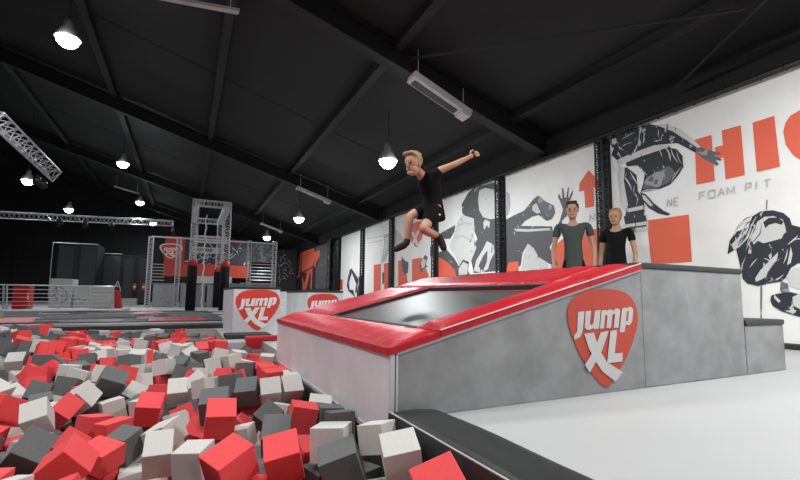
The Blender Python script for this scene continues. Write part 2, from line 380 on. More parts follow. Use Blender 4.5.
st = empty('step_block', (3.7, 2.87, 0), label='low grey concrete-look step block with a black top, behind the ramp platform', cat='step block')
b = MB(); b.box((X2+.012, YF+.002, .002), (3.955, YB, .328), bev=.004); b.build('block_body', M_['concrete'], st)
b = MB(); b.box((X2+.012, YF-.006, .328), (3.965, YB+.01, .366), bev=.010); b.build('top_pad', M_['black_vinyl'], st)

# pit edge padding
b = MB(); k = empty('pit_edge_pad', (.87, .6, 0), label='long black vinyl pad along the right pit edge, ending at the ramp', cat='edge pad')
nx, ny = 8, 60; bm = b.bm; T = {}; Bt = {}
for i in range(nx+1):
    for j in range(ny+1):
        u, v = i/nx, j/ny; x = .763+.203*u; y = -1.0+v*(YF-.012+1.0)
        e = min(u, 1-u)*.205; z = .045-.008*math.exp(-e/.006)+.0022*math.sin(y*9+x*22)+.003*math.sin(y*4.3-x*30+1)
        if j == ny: z -= .012
        T[i, j] = bm.verts.new((x, y, z)); Bt[i, j] = bm.verts.new((x, y, .001))
for i in range(nx):
    for j in range(ny):
        f = bm.faces.new((T[i, j], T[i+1, j], T[i+1, j+1], T[i, j+1])); f.smooth = True
for i in range(nx):
    bm.faces.new((T[i, 0], Bt[i, 0], Bt[i+1, 0], T[i+1, 0])); bm.faces.new((T[i, ny], T[i+1, ny], Bt[i+1, ny], Bt[i, ny]))
for j in range(ny):
    bm.faces.new((T[nx, j], Bt[nx, j], Bt[nx, j+1], T[nx, j+1])); bm.faces.new((T[0, j], T[0, j+1], Bt[0, j+1], Bt[0, j]))
b.build('pad_cover', M_['black_vinyl'], k)
b = MB(); 
b.hexa([(.745, -1, -.25), (.766, -1, -.25), (.766, YF+.0, -.25), (.745, YF+.0, -.25), (.755, -1, .036), (.762, -1, .036), (.762, YF-.014, .036), (.755, YF-.014, .036)])
b.build('side_flap', M_['black_vinyl'], k)
b = MB(); b.tube((.761, -1, .038), (.761, YF-.014, .038), .0032, None, 6); b.build('piping', M_['logo_grey'], k)

# kerb at the far side of the pit
kb = empty('pit_kerb', (-1.7, 7.35, 0), label='black kerb with a thin silver rail along the pit\'s far side', cat='kerb')
b = MB(); b.box((-4.4, 7.21, .002), (.78, 7.62, .062), bev=.008); b.build('kerb_pad', M_['black_vinyl'], kb)
b = MB(); b.box((-4.4, 7.63, .002), (.74, 7.70, .078), bev=.004); b.build('rail', M_['alu'], kb)
b = MB(); b.box((-4.4, 7.71, .002), (.70, 7.86, .095), bev=.008); b.build('back_pad', M_['black_vinyl'], kb)
# side kerb and red pad right of the pit
b = MB(); b.box((.425, 5.35, .002), (.93, 5.70, .05), bev=.01); b.build('corner_mat', M_['black_vinyl'], label='black mat on the pit corner in front of the white logo block', cat='mat')
b = MB(); b.box((.60, 4.992, .002), (.99, 5.13, .055), bev=.012); b.box((.60, 4.955, -.18), (.762, 4.978, .05), bev=.008); b.build('pit_edge_pad', M_['red_vinyl2'], label='short red vinyl pad on the pit edge in front of the logo block', cat='edge pad')

# blocks with logos
def block(x0, x1, y0, y1, h, ex, label, es):
    r = empty('logo_block', ((x0+x1)/2, (y0+y1)/2, 0), label=label, cat='block', group='white blocks with a red emblem')
    b = MB(); b.box((x0, y0, .002), (x1, y1, h-.03), bev=.004); bb_ = b.build('block_body', M_['concrete_pale_lit'], r)
    b = MB(); b.box((x0-.005, y0-.006, h-.03), (x1+.005, y1, h), bev=.006); b.build('top_pad', M_['black_vinyl'], r)
    emblem(ex, y0, h/2+.015, bb_, es)
    return r
block(.525, 1.09, 5.75, 7.4, .612, .82, 'pale block with a red emblem, standing left of the ramp by the foam pit', .98)
block(1.594, 2.13, 6.3, 7.8, .585, 1.83, 'pale grey block with the red emblem, partly hidden behind the ramp pads', .88)
b = MB(); b.box((1.28, 8.62, .002), (2.3, 10.4, .60)); b.box((1.28, 8.62, .60), (2.3, 10.4, .63), M_['concrete_pale_lit'])
# white stairs behind first block
s = empty('white_stairs', (1.9, 11, 0), label='small white step unit behind the blocks left of the ramp', cat='steps')
b.bm.free()
for i in range(3):
    q = MB(); q.box((1.75, 9.6+i*.35, .002), (2.5, 9.95+i*.35, .26+.17*i), bev=.006); q.build('step', M_['white_box'], s)

# ---------------------------------------------------------------- mural wall
def W(px, py, off=.0):
    p = at(px, py, 0, XW); return (XW-off, p.y, p.z)
BTOP = 2.98
def wy(px): return at(px, 280, 0, XW).y
def crop(scale, ox, oy, pts): return [(ox+x/scale, oy+y/scale) for x, y in pts]
def banner(name, pa, pb, base, label, art, ztop=BTOP, y0=None, y1=None, zb=.06):
    ya = y0 if y0 is not None else wy(pa); yb = y1 if y1 is not None else wy(pb)
    b = MB(); k = b.mi(M_[base]); n = 40; 
    for i in range(n):                        # slightly billowing sheet with thickness
        pass
    b.box((XW+.004, min(ya, yb), zb), (XW+.018, max(ya, yb), ztop), M_[base])
    lo, hi = min(ya, yb)+.005, max(ya, yb)-.005
    for j, (m, pts) in enumerate(art):
        q = []
        P = [W(x, y, .001+.00009*j) for x, y in pts]
        P = [Vector((a[0], min(hi, max(lo, a[1])), min(ztop-.01, max(zb+.01, a[2])))) for a in P]
        out = []
        for v in P:
            if not out or (v-out[-1]).length > 1e-4: out.append(v)
        if len(out) > 2: b.poly(out, M_[m])
    return b.build(name, None, label=label, cat='banner', group='printed banners along the right wall')
R_ = 'orange'
def z(sc, ox, oy, m, *pts): return (m, crop(sc, ox, oy, pts))
# --- near banner (px 612 .. beyond the frame)
A = 480/130; B2 = 3.0; C3 = 3.69
near = [
 z(A, 600, 110, R_, (350, 110), (412, 92), (424, 262), (356, 276)),
 z(A, 600, 110, R_, (450, 76), (520, 56), (535, 240), (464, 256)),
 z(B2, 680, 60, R_, (105, 262), (135, 254), (137, 290), (108, 298)),
 z(B2, 680, 60, R_, (218, 188), (283, 167), (300, 320), (231, 336)),
 z(B2, 680, 60, R_, (310, 215), (316, 190), (330, 168), (360, 150), (420, 128), (440, 280), (420, 300), (370, 305), (340, 285), (318, 255)),
 z(B2, 680, 60, 'banner_white', (372, 205), (400, 190), (420, 190), (420, 262), (395, 262), (372, 240)),
 z(A, 600, 110, R_, (172, 408), (328, 386), (340, 560), (190, 570)),
 # back and head of the leaning jumper
 z(A, 600, 110, 'ink', (40, 105), (75, 84), (120, 68), (180, 52), (225, 60), (265, 75), (300, 92), (340, 118), (362, 140), (352, 158), (320, 140), (285, 122), (250, 125), (215, 128), (175, 142), (140, 155), (90, 175), (62, 185), (42, 165), (52, 140)),
 z(A, 600, 110, 'paper', (205, 56), (250, 52), (300, 72), (345, 110), (372, 135), (362, 142), (320, 112), (270, 80), (225, 62)),
 z(A, 600, 110, 'ink_mid', (352, 140), (375, 138), (400, 148), (446, 158), (444, 165), (418, 166), (450, 182), (446, 188), (424, 182), (440, 200), (432, 206), (405, 192), (380, 178), (358, 160)),
 z(A, 600, 110, 'paper', (62, 185), (95, 170), (140, 152), (200, 130), (250, 128), (270, 145), (230, 150), (170, 168), (110, 188), (70, 205)),
 z(A, 600, 110, 'ink', (95, 195), (150, 172), (210, 152), (250, 138), (285, 145), (305, 170), (308, 210), (290, 240), (260, 275), (225, 290), (180, 300), (150, 302), (160, 270), (165, 235), (140, 205), (100, 208)),
 z(A, 600, 110, 'ink_mid', (175, 250), (215, 225), (255, 205), (280, 230), (255, 268), (215, 285), (160, 292), (162, 268)),
 z(A, 600, 110, 'ink', (75, 215), (100, 212), (135, 240), (140, 300), (162, 330), (165, 370), (160, 400), (90, 402), (98, 370), (78, 330), (90, 290), (72, 250)),
 z(A, 600, 110, 'paper', (70, 205), (92, 215), (88, 260), (96, 310), (104, 350), (92, 380), (80, 340), (72, 290), (64, 240)),
 z(A, 600, 110, 'paper', (100, 365), (160, 352), (162, 366), (104, 378)),
 z(A, 600, 110, 'ink', (88, 392), (168, 388), (176, 420), (92, 424)),
 z(A, 600, 110, 'paper', (86, 424), (178, 410), (178, 448), (90, 456)),
 z(A, 600, 110, 'ink', (96, 434), (172, 424), (172, 430), (96, 440)),
 z(A, 600, 110, 'ink', (148, 302), (170, 312), (200, 345), (235, 372), (260, 384), (250, 390), (215, 382), (180, 362), (155, 330)),
 z(A, 600, 110, 'paper', (155, 312), (168, 318), (196, 352), (186, 356), (160, 330)),
 # crouching person lower right
 z(C3, 720, 200, 'ink', (120, 60), (150, 42), (195, 38), (235, 48), (258, 68), (266, 92), (295, 100), (360, 95), (420, 110), (430, 250), (360, 255), (330, 240), (290, 232), (262, 250), (245, 285), (228, 300), (180, 308), (140, 318), (100, 308), (84, 290), (74, 240), (60, 180), (28, 200), (36, 150), (60, 118), (105, 100)),
 z(C3, 720, 200, 'paper', (138, 80), (165, 62), (200, 60), (232, 72), (240, 95), (245, 118), (236, 125), (228, 142), (190, 152), (160, 160), (140, 150), (125, 165), (112, 140), (130, 110)),
 z(C3, 720, 200, 'ink', (160, 82), (180, 66), (215, 64), (235, 80), (228, 92), (205, 85), (180, 92), (168, 105)),
 z(C3, 720, 200, 'paper', (42, 165), (75, 130), (118, 100), (104, 140), (74, 172), (52, 185)),
 z(C3, 720, 200, 'ink_mid', (72, 145), (95, 125), (88, 150), (66, 172)),
 z(C3, 720, 200, 'paper', (130, 290), (150, 258), (178, 230), (215, 192), (212, 215), (180, 262), (160, 290), (134, 302)),
 z(C3, 720, 200, 'paper', (248, 240), (262, 172), (268, 200), (262, 232)),
 z(C3, 720, 200, 'paper', (245, 280), (275, 250), (330, 245), (400, 262), (400, 330), (330, 322), (290, 330), (262, 318)),
 z(C3, 720, 200, 'ink_mid', (225, 300), (250, 306), (258, 340), (235, 360), (222, 330)),
 z(C3, 720, 200, 'ink', (190, 352), (215, 345), (262, 340), (310, 352), (370, 372), (420, 400), (430, 450), (360, 448), (290, 430), (230, 412), (196, 392), (186, 372)),
 z(C3, 720, 200, 'paper', (268, 358), (300, 342), (350, 352), (340, 392), (300, 405), (272, 390)),
 z(C3, 720, 200, 'paper', (200, 348), (224, 372), (218, 380), (200, 362)),
 z(C3, 720, 200, 'ink_grey', (150, 318), (156, 318), (154, 470), (150, 470)),
 z(C3, 720, 200, 'ink_grey', (172, 0), (176, 0), (174, 38), (171, 38)),
]
rs = random.Random(21)
def streak(sc, ox, oy, m, x0, y0, x1, y1, bend, wd):
    pts = []
    for t in (0, .35, .7, 1): pts.append((x0+(x1-x0)*t-(y1-y0)*bend*math.sin(math.pi*t), y0+(y1-y0)*t+(x1-x0)*bend*math.sin(math.pi*t)))
    L = math.hypot(x1-x0, y1-y0); nx_, ny_ = -(y1-y0)/L*wd, (x1-x0)/L*wd
    a = [(px+nx_*w_, py+ny_*w_) for (px, py), w_ in zip(pts, (.1, 1, .8, .1))]; b_ = [(px-nx_*w_, py-ny_*w_) for (px, py), w_ in zip(pts, (.1, 1, .8, .1))]
    return (m, crop(sc, ox, oy, a+b_[::-1]))
for i in range(13):                            # loose hair of the crouching figure
    x0 = 112+rs.uniform(0, 45); y0 = 55+rs.uniform(0, 40)
    near.append(streak(C3, 720, 200, 'paper' if i % 3 else 'ink', x0, y0, x0-rs.uniform(30, 70), y0+rs.uniform(45, 110), rs.uniform(-.2, .2), rs.uniform(1.2, 3)))
for x0, y0, x1, y1 in ((150, 290, 205, 205), (165, 285, 225, 215), (140, 300, 190, 240), (235, 235, 250, 180), (180, 300, 235, 275), (290, 130, 250, 165), (330, 150, 270, 150), (200, 240, 160, 215), (110, 250, 140, 215), (96, 210, 84, 290)):
    near.append(streak(C3, 720, 200, 'paper', x0, y0, x1, y1, rs.uniform(-.15, .15), rs.uniform(1.5, 3)))
for x0, y0, x1, y1 in ((235, 132, 262, 190), (262, 140, 292, 196), (285, 148, 304, 200), (210, 136, 232, 176), (80, 110, 130, 82), (70, 150, 120, 120), (120, 160, 138, 128), (200, 115, 228, 108), (84, 240, 120, 300), (110, 225, 150, 290), (88, 330, 100, 380), (150, 210, 176, 240), (60, 120, 90, 150), (150, 300, 225, 292), (46, 190, 66, 235), (300, 210, 262, 268)):
    near.append(streak(A, 600, 110, 'paper', x0, y0, x1, y1, rs.uniform(-.15, .15), rs.uniform(1.2, 2.8)))
near += [z(A, 600, 110, 'ink', (40, 100), (58, 92), (80, 96), (84, 118), (70, 136), (48, 140), (38, 122)), z(A, 600, 110, 'paper', (46, 108), (60, 104), (64, 120), (52, 130), (44, 122))]
# small grey wording
def word(txt, P0, P1, h, m):
    """letters as stroke polygons along the wall from P0 to P1 (pixels)"""
    ST = {'F': [((0, 0), (0, 1)), ((0, 1), (.7, 1)), ((0, .55), (.55, .55))], 'O': [((0, 0), (0, 1)), ((0, 1), (.8, 1)), ((.8, 1), (.8, 0)), ((.8, 0), (0, 0))],
          'A': [((0, 0), (.4, 1)), ((.4, 1), (.8, 0)), ((.18, .4), (.62, .4))], 'M': [((0, 0), (0, 1)), ((0, 1), (.45, .2)), ((.45, .2), (.9, 1)), ((.9, 1), (.9, 0))],
          'P': [((0, 0), (0, 1)), ((0, 1), (.7, 1)), ((.7, 1), (.7, .5)), ((.7, .5), (0, .5))], 'I': [((.2, 0), (.2, 1))], 'T': [((.4, 0), (.4, 1)), ((0, 1), (.8, 1))],
          'N': [((0, 0), (0, 1)), ((0, 1), (.75, 0)), ((.75, 0), (.75, 1))], 'E': [((0, 0), (0, 1)), ((0, 1), (.7, 1)), ((0, .5), (.6, .5)), ((0, 0), (.7, 0))], ' ': [],
          'W': [((0, 1), (.2, 0)), ((.2, 0), (.45, .8)), ((.45, .8), (.7, 0)), ((.7, 0), (.9, 1))], 'K': [((0, 0), (0, 1)), ((0, .5), (.7, 1)), ((.2, .55), (.7, 0))]}
    out = []; n = len(txt)
    for i, c in enumerate(txt):
        ax = P0[0]+(P1[0]-P0[0])*i/n; ay = P0[1]+(P1[1]-P0[1])*i/n; wx = (P1[0]-P0[0])/n*.85; wyy = (P1[1]-P0[1])/n*.85
        for (a, b_) in ST[c]:
            q = lambda t: (ax+wx*t[0], ay+wyy*t[0]-h*t[1])
            A_, B_ = q(a), q(b_); dx, dy = B_[0]-A_[0], B_[1]-A_[1]; L = math.hypot(dx, dy) or 1; nx_, ny_ = -dy/L*.5, dx/L*.5
            out.append((m, [(A_[0]+nx_, A_[1]+ny_), (B_[0]+nx_, B_[1]+ny_), (B_[0]-nx_, B_[1]-ny_), (A_[0]-nx_, A_[1]-ny_)]))
    return out
near += word('FOAM PIT', (700, 200), (774, 186), 7.5, 'ink_light')
near += word('NE', (668, 207), (681, 204.5), 7.5, 'ink_light')
banner('wall_banner', 612, 900, 'banner_white', 'huge white banner nearest the viewer with tall red capital letters and a crouching figure', near, y0=wy(612.5), y1=-2.0)
# --- banner 503..607
Q = 3.69
b5 = [
 z(Q, 498, 150, R_, (335, 74), (369, 112), (369, 143), (352, 138), (355, 208), (322, 214), (318, 150), (300, 154), (300, 124)),
 z(Q, 498, 150, R_, (345, 294), (396, 286), (396, 480), (200, 480), (192, 372), (235, 330), (300, 305)),
 z(Q, 498, 150, 'ink_grey', (18, 262), (60, 240), (95, 225), (112, 205), (130, 182), (148, 168), (176, 190), (206, 205), (210, 232), (198, 256), (180, 262), (150, 240), (128, 246), (100, 262), (84, 280), (200, 282), (206, 330), (190, 360), (212, 400), (222, 425), (190, 420), (150, 395), (128, 360), (110, 345), (90, 380), (84, 425), (60, 445), (18, 450)),
 z(Q, 498, 150, 'ink_mid', (148, 172), (176, 190), (206, 210), (204, 235), (186, 252), (165, 228), (148, 200)),
 z(Q, 498, 150, 'paper', (128, 205), (142, 196), (158, 232), (142, 234), (126, 222)),
 z(Q, 498, 150, 'paper', (96, 385), (112, 352), (132, 362), (150, 395), (186, 422), (182, 438), (120, 440), (86, 440)),
 z(Q, 498, 150, 'paper', (60, 290), (110, 292), (190, 288), (196, 296), (110, 302), (66, 300)),
 z(Q, 498, 150, 'ink_grey', (220, 170), (240, 182), (262, 190), (256, 240), (236, 262), (240, 300), (222, 330), (204, 340), (206, 300), (228, 262), (240, 220), (230, 190)),
 z(Q, 498, 150, 'ink_grey', (222, 168), (228, 162), (232, 180), (238, 182), (236, 140), (241, 140), (246, 176), (252, 176), (258, 138), (262, 140), (258, 176), (262, 176), (274, 150), (277, 154), (266, 186), (250, 196), (236, 192)),
 z(Q, 498, 150, 'ink_light', (18, 150), (42, 160), (46, 200), (40, 235), (18, 250)),
 z(Q, 498, 150, R_, (40, 415), (76, 410), (76, 450), (24, 452)),
]
b5 += word('NN', (590, 222), (603, 218), 7, 'ink_light')
banner('wall_banner', 503, 607, 'banner_white', 'white banner with a red upward arrow and printed hand behind the man', b5, y0=wy(604.5), y1=wy(505.5))
# --- banner 436..500
G = 4.36
b4 = [
 z(G, 436, 170, 'ink_grey', (115, 190), (112, 150), (140, 100), (165, 78), (200, 68), (250, 55), (275, 70), (275, 440), (165, 450), (150, 380), (165, 330), (180, 300), (165, 260), (165, 212), (128, 200)),
 z(G, 436, 170, 'paper', (188, 90), (215, 78), (250, 85), (268, 100), (270, 210), (235, 215), (205, 205), (188, 175), (184, 130)),
 z(G, 436, 170, 'paper', (215, 215), (235, 225), (232, 255), (222, 240), (210, 262), (206, 230)),
 z(G, 436, 170, 'paper', (165, 440), (175, 395), (205, 345), (222, 310), (250, 325), (255, 360), (235, 400), (228, 430), (200, 448)),
 z(G, 436, 170, 'ink_grey', (185, 420), (205, 375), (225, 350), (222, 400), (205, 440)),
 z(G, 436, 170, 'paper', (60, 330), (80, 280), (95, 225), (115, 195), (165, 215), (168, 265), (170, 310), (176, 340), (152, 400), (128, 390), (100, 415), (85, 375), (66, 350)),
 z(G, 436, 170, 'ink_light', (95, 235), (125, 225), (158, 232), (158, 240), (124, 236), (98, 246)),
 z(G, 436, 170, 'ink_light', (80, 290), (110, 282), (150, 300), (150, 306), (110, 292), (82, 300)),
 z(G, 436, 170, 'ink_grey', (20, 275), (85, 240), (80, 270), (62, 300), (36, 300)),
 z(G, 436, 170, 'ink_grey', (10, 360), (45, 345), (80, 385), (100, 420), (118, 390), (145, 400), (140, 440), (160, 480), (0, 480), (0, 370)),
 z(G, 436, 170, 'paper', (98, 430), (120, 400), (140, 412), (136, 455), (100, 458)),
 z(G, 436, 170, R_, (4, 380), (25, 385), (60, 410), (84, 440), (90, 480), (0, 480), (0, 382)),
]
banner('wall_banner', 436, 500, 'banner_white', 'banner with a large grey and white bent figure, right of the boy', b4, y0=wy(501), y1=wy(438.5))
K = 4.8
b3 = [
 z(K, 336, 200, R_, (298, 292), (330, 286), (345, 405), (298, 418)),
 z(K, 336, 200, R_, (365, 285), (410, 276), (446, 365), (440, 380), (365, 396)),
 z(K, 336, 200, 'logo_bright', (360, 130), (378, 108), (408, 102), (424, 135), (412, 185), (385, 228), (362, 205), (350, 170)),
 z(K, 336, 200, 'paper', (362, 155), (374, 152), (400, 222), (388, 230)),
 z(K, 336, 200, 'paper', (392, 145), (402, 150), (372, 215), (364, 205)),
 z(K, 336, 200, 'ink_grey', (315, 270), (330, 290), (348, 300), (345, 350), (328, 356), (316, 330)),
 z(K, 336, 200, 'ink_light', (276, 140), (300, 150), (330, 190), (340, 230), (322, 240), (280, 210)),
 z(K, 336, 200, 'ink_grey', (400, 320), (412, 290), (428, 262), (440, 275), (432, 310), (440, 320), (420, 330), (412, 350)),
 z(K, 336, 200, 'paper', (408, 300), (420, 280), (434, 290), (426, 320), (412, 330)),
 z(K, 336, 200, 'ink_grey', (452, 225), (470, 215), (470, 272), (452, 270)),
]
banner('wall_banner', 392, 434, 'banner_white', 'banner with a small red emblem and bars, behind the boy\'s feet', b3, y0=wy(434), y1=wy(394))
b2 = [
 z(K, 336, 200, R_, (182, 312), (216, 306), (214, 440), (196, 452), (180, 452)),
 z(K, 336, 200, R_, (230, 305), (262, 300), (262, 428), (232, 436)),
 z(K, 336, 200, 'ink_light', (228, 165), (250, 160), (262, 175), (258, 220), (240, 290), (216, 306), (224, 260), (232, 210)),
 z(K, 336, 200, 'paper', (236, 180), (252, 176), (246, 225), (232, 270), (228, 260), (236, 215)),
 z(K, 336, 200, 'ink_light', (150, 185), (222, 172), (222, 175), (150, 188)), z(K, 336, 200, 'ink_light', (160, 205), (222, 192), (222, 195), (160, 208)),
 z(K, 336, 200, 'ink_grey', (222, 350), (232, 345), (230, 400), (222, 404)),
]
banner('wall_banner', 363, 391, 'banner_white', 'mostly white banner with red bars, second of the white ones from the far end', b2, y0=wy(391), y1=wy(364.3))
b1 = [
 z(K, 336, 200, 'ink', (66, 335), (74, 328), (104, 372), (108, 385), (100, 440), (92, 450), (96, 400), (76, 350), (62, 395), (66, 430), (84, 432), (92, 470), (80, 455), (60, 438), (52, 410), (58, 370)),
 z(K, 336, 200, 'ink', (108, 370), (126, 360), (126, 465), (98, 478), (100, 440), (110, 400)),
 z(K, 336, 200, 'logo_bright', (20, 382), (32, 382), (32, 430), (20, 432)),
]
banner('wall_banner', 340.5, 361.8, 'banner_white', 'white banner with a small black line drawing, farthest of the white banners', b1, y0=wy(361.8), y1=wy(340.5))
K7 = 6.863
b0 = [
 z(K7, 272, 230, R_, (196, 158), (204, 158), (190, 320), (172, 338), (168, 325), (184, 300)),
 z(K7, 272, 230, R_, (208, 150), (290, 122), (292, 150), (330, 130), (328, 180), (300, 225), (298, 262), (290, 250), (292, 180), (284, 240), (278, 270), (272, 405), (262, 408), (268, 290), (258, 300), (240, 390), (230, 410), (210, 412), (206, 310), (222, 372), (242, 290), (208, 298), (204, 280)),
 z(K7, 272, 230, 'banner_black', (202, 290), (285, 245), (286, 255), (204, 302)),
 z(K7, 272, 230, 'ink_grey', (300, 118), (392, 85), (392, 400), (300, 402), (300, 265), (328, 190), (330, 135), (300, 150)),
]
banner('wall_banner', 296, 329, 'banner_black', 'dark banner with orange slanted lettering at the mural wall\'s far end', b0, y0=wy(329.5), y1=wy(296.5))
# lattice posts between banners
for px, wd, nm in ((608.5, .12, 'wide black lattice post between the standing woman and the leaning jumper print'), (503, .12, 'black lattice post left of the arrow banner'), (436.2, .10, 'black post behind the boy\'s rear foot'),
                   (392.4, .09, 'black post just left of the boy\'s front foot'), (363, .09, 'thin black post right of the white line-drawing banner'), (336.5, .42, 'black netted post between the dark banner and the white banners')):
    y = wy(px); m = MB()
    truss(m, (XW-.06 if wd < .3 else XW-.2, y, .01), (XW-.06 if wd < .3 else XW-.2, y, 2.93), wd if wd < .3 else .34, None, 4, .016, wd*1.0 if wd < .3 else .3)
    hw_ = wd/2+.055 if wd < .3 else .17
    m.box((XW-.004, y-hw_, .06), (XW+.003, y+hw_, 2.96))
    m.build('lattice_post', M_['black_metal'], label=nm, cat='post', group='lattice posts of the mural wall')
m = MB(); m.tube((XW-.06, -3, 2.99), (XW-.06, 25.4, 2.99), .035, None, 8)
for i in range(120): 
    y = -2.8+i*.235; m.tube((XW-.06, y, 2.99), (XW-.06, y+.012, 2.99), .046, M_['black'] if 0 else None, 8)
m.build('banner_rail', M_['black_metal'], label='long black round rail carrying the top of the banners on the right wall', cat='rail')
m = MB(); m.box((XW-.05, -2, .002), (XW-.005, 25, .055), bev=.008); m.build('wall_foot_pad', M_['black_vinyl'], label='black strip along the foot of the mural wall', cat='foot strip')
# ---------------------------------------------------------------- far trampoline deck
dk = empty('trampoline_deck', (-3, 11, 0), label='wide low dark trampoline deck with red pads, beyond the foam pit', cat='trampoline deck')
b = MB(); b.hexa([(-12, 7.9, .002), (.72, 7.9, .002), (.55, 14, .002), (-12, 14, .002), (-12, 7.9, .05), (.72, 7.9, .05), (.55, 14, .05), (-12, 14, .05)]); b.build('deck_frame', M_['mesh_bed'], dk)
def dpt(px, py, z=.056): p = at(px, py, 2, z); return (p.x, min(p.y, 13.9))
def dslab(pts, th, m, nm):
    q = [dpt(*p) for p in pts]; b = MB()
    b.hexa([(x, y, .05) for x, y in q]+[(x, y, .05+th) for x, y in q]); b.build(nm, M_[m], dk)
dslab([(0, 324.2), (33, 322.5), (36, 318), (0, 318.5)], .014, 'red_vinyl2', 'red_pad')
dslab([(148, 321.5), (208, 321), (200, 317.2), (150, 318.4)], .014, 'red_vinyl2', 'red_pad')
dslab([(132, 314.6), (163, 313.4), (160, 311.2), (134, 312.4)], .014, 'red_vinyl2', 'red_pad')
dslab([(85, 311), (112, 310.2), (106, 308.8), (86, 309.5)], .014, 'red_vinyl2', 'red_pad')
dslab([(40, 318.5), (140, 316.8), (128, 313.4), (46, 314)], .008, 'foam_D', 'grey_bed')
dslab([(4, 317), (36, 316.4), (40, 311.6), (4, 312.2)], .008, 'foam_D', 'grey_bed')
dslab([(168, 316.4), (212, 316), (202, 311.4), (168, 312.4)], .008, 'foam_D', 'grey_bed')
dslab([(120, 321.8), (146, 321.5), (144, 318.6), (122, 319)], .008, 'foam_D', 'grey_bed')
b = MB()
rr = random.Random(3)
for i in range(70):
    x = rr.uniform(-9, .4); y = rr.uniform(8.2, 13.6); a = rr.uniform(-.35, .35); L = rr.uniform(.3, 1.3)
    b.tube((x, y, .056), (x+L*math.cos(a), y+L*math.sin(a), .06), .008, None, 4)
b.build('bed_wrinkles', M_['foam_D'], dk, kind='stuff')
b = MB(); b.box((-12, 14.05, .002), (-1.6, 16.4, .07), bev=.01); b.build('pale_walkway_mat', M_['white_box'], label='pale grey walkway mat running behind the trampoline deck', cat='mat')

# ---------------------------------------------------------------- far left objects
def P3(px, py, y): return at(px, py, 1, y)
def pbox(mb, pa, pb, y, d, m=None, bev=0, zb=None):
    a = P3(*pa, y); c = P3(*pb, y); mb.box((min(a.x, c.x), y, zb if zb is not None else min(a.z, c.z)), (max(a.x, c.x), y+d, max(a.z, c.z)), m, bev); return mb
b = MB(); pbox(b, (11, 308), (29.5, 285), 15.4, .5, None, .03, .071)
o = b.build('red_crash_block', M_['red_vinyl2'], label='upright red padded block at the far left behind the trampoline deck', cat='pad')
b = MB(); 
for k in range(3): pbox(b, (27.2, 293+k*2.6), (28.6, 294.6+k*2.6), 15.39, .008)
q = b.build('white_mark', M_['logo_white'], o)
pf = empty('line_art_box', P3(60, 304, 17)[:], label='white box with a faint grey figure drawing, left of centre behind the fence', cat='box')
b = MB(); pbox(b, (48, 306), (73, 279), 17, .8, None, .01, .002); b.build('box_body', M_['white_box'], pf)
b = MB(); pbox(b, (73.6, 306), (112, 286.5), 17, .3, None, .01, .002); b.build('side_board', M_['white_box'], pf)
b = MB()
def dl(pts, wd=.35):
    for (ax, ay), (bx, by) in zip(pts, pts[1:]):
        A_, B_ = P3(ax, ay, 16.985), P3(bx, by, 16.985); b.tube(A_, B_, .012, None, 4)
dl([(52, 292), (56, 287.5), (61, 287), (65, 290), (68, 296), (66, 300), (61, 303)]); dl([(51, 298), (54, 294), (57, 299), (55, 302)]); dl([(56, 288), (58, 294), (63, 297)]); dl([(74, 300), (78, 298), (82, 301), (87, 299)])
b.build('figure_drawing', M_['ink_mid'], pf)
fe = empty('rail_fence', P3(60, 308, 15.3)[:], label='low pale metal rail fence behind the trampoline deck, far left', cat='fence')
for px in (3.5, 7, 58.5, 89.5, 113.5):
    m = MB(); a = P3(px, 306, 15.3); t = P3(px, 285.5, 15.3); m.tube((a.x, 15.3, .07), (t.x, 15.3, t.z), .022, None, 6); m.build('post', M_['alu'], fe)
for k in range(6):
    m = MB(); yy = 285.6+k*3.9; ya = P3(-30, yy-.8 if k < 1 else yy, 15.3); yb_ = P3(114, yy+.6, 15.3)
    m.tube((ya.x, 15.3, (ya.z+yb_.z)/2), (yb_.x, 15.3, (ya.z+yb_.z)/2), .009 if k else .02, None, 5); m.build('rail', M_['alu' if not k else 'logo_grey'], fe)
b = MB(); pbox(b, (92, 305), (113, 288), 15.6, .06, None, 0, .071); b.build('mesh_screen', M_['white_box'], label='pale translucent panel behind the right end of the rail fence', cat='panel')
b = MB(); a = P3(113.5, 305, 15.9); b.hexa([(a.x, 15.8, .071), (a.x+.22, 15.8, .071), (a.x+.22, 16.2, .071), (a.x, 16.2, .071), (a.x, 15.8, .62), (a.x+.12, 15.8, .62), (a.x+.12, 16.2, .62), (a.x, 16.2, .62)], None, .02)
b.build('red_pad', M_['red_vinyl2'], label='small leaning red pad beside the end of the fence', cat='pad')
b = MB(); a = P3(117, 290, 15.9); t = P3(118, 281, 15.9); b.tube((a.x-.12, 15.9, .6), t, .015); b.tube((a.x+.1, 15.9, .6), t, .015); b.tube((a.x-.05, 15.9, .75), (a.x+.06, 15.9, .75), .012)
b.build('sign_stand', M_['alu'], label='small white pointed stand above the leaning red pad', cat='stand')
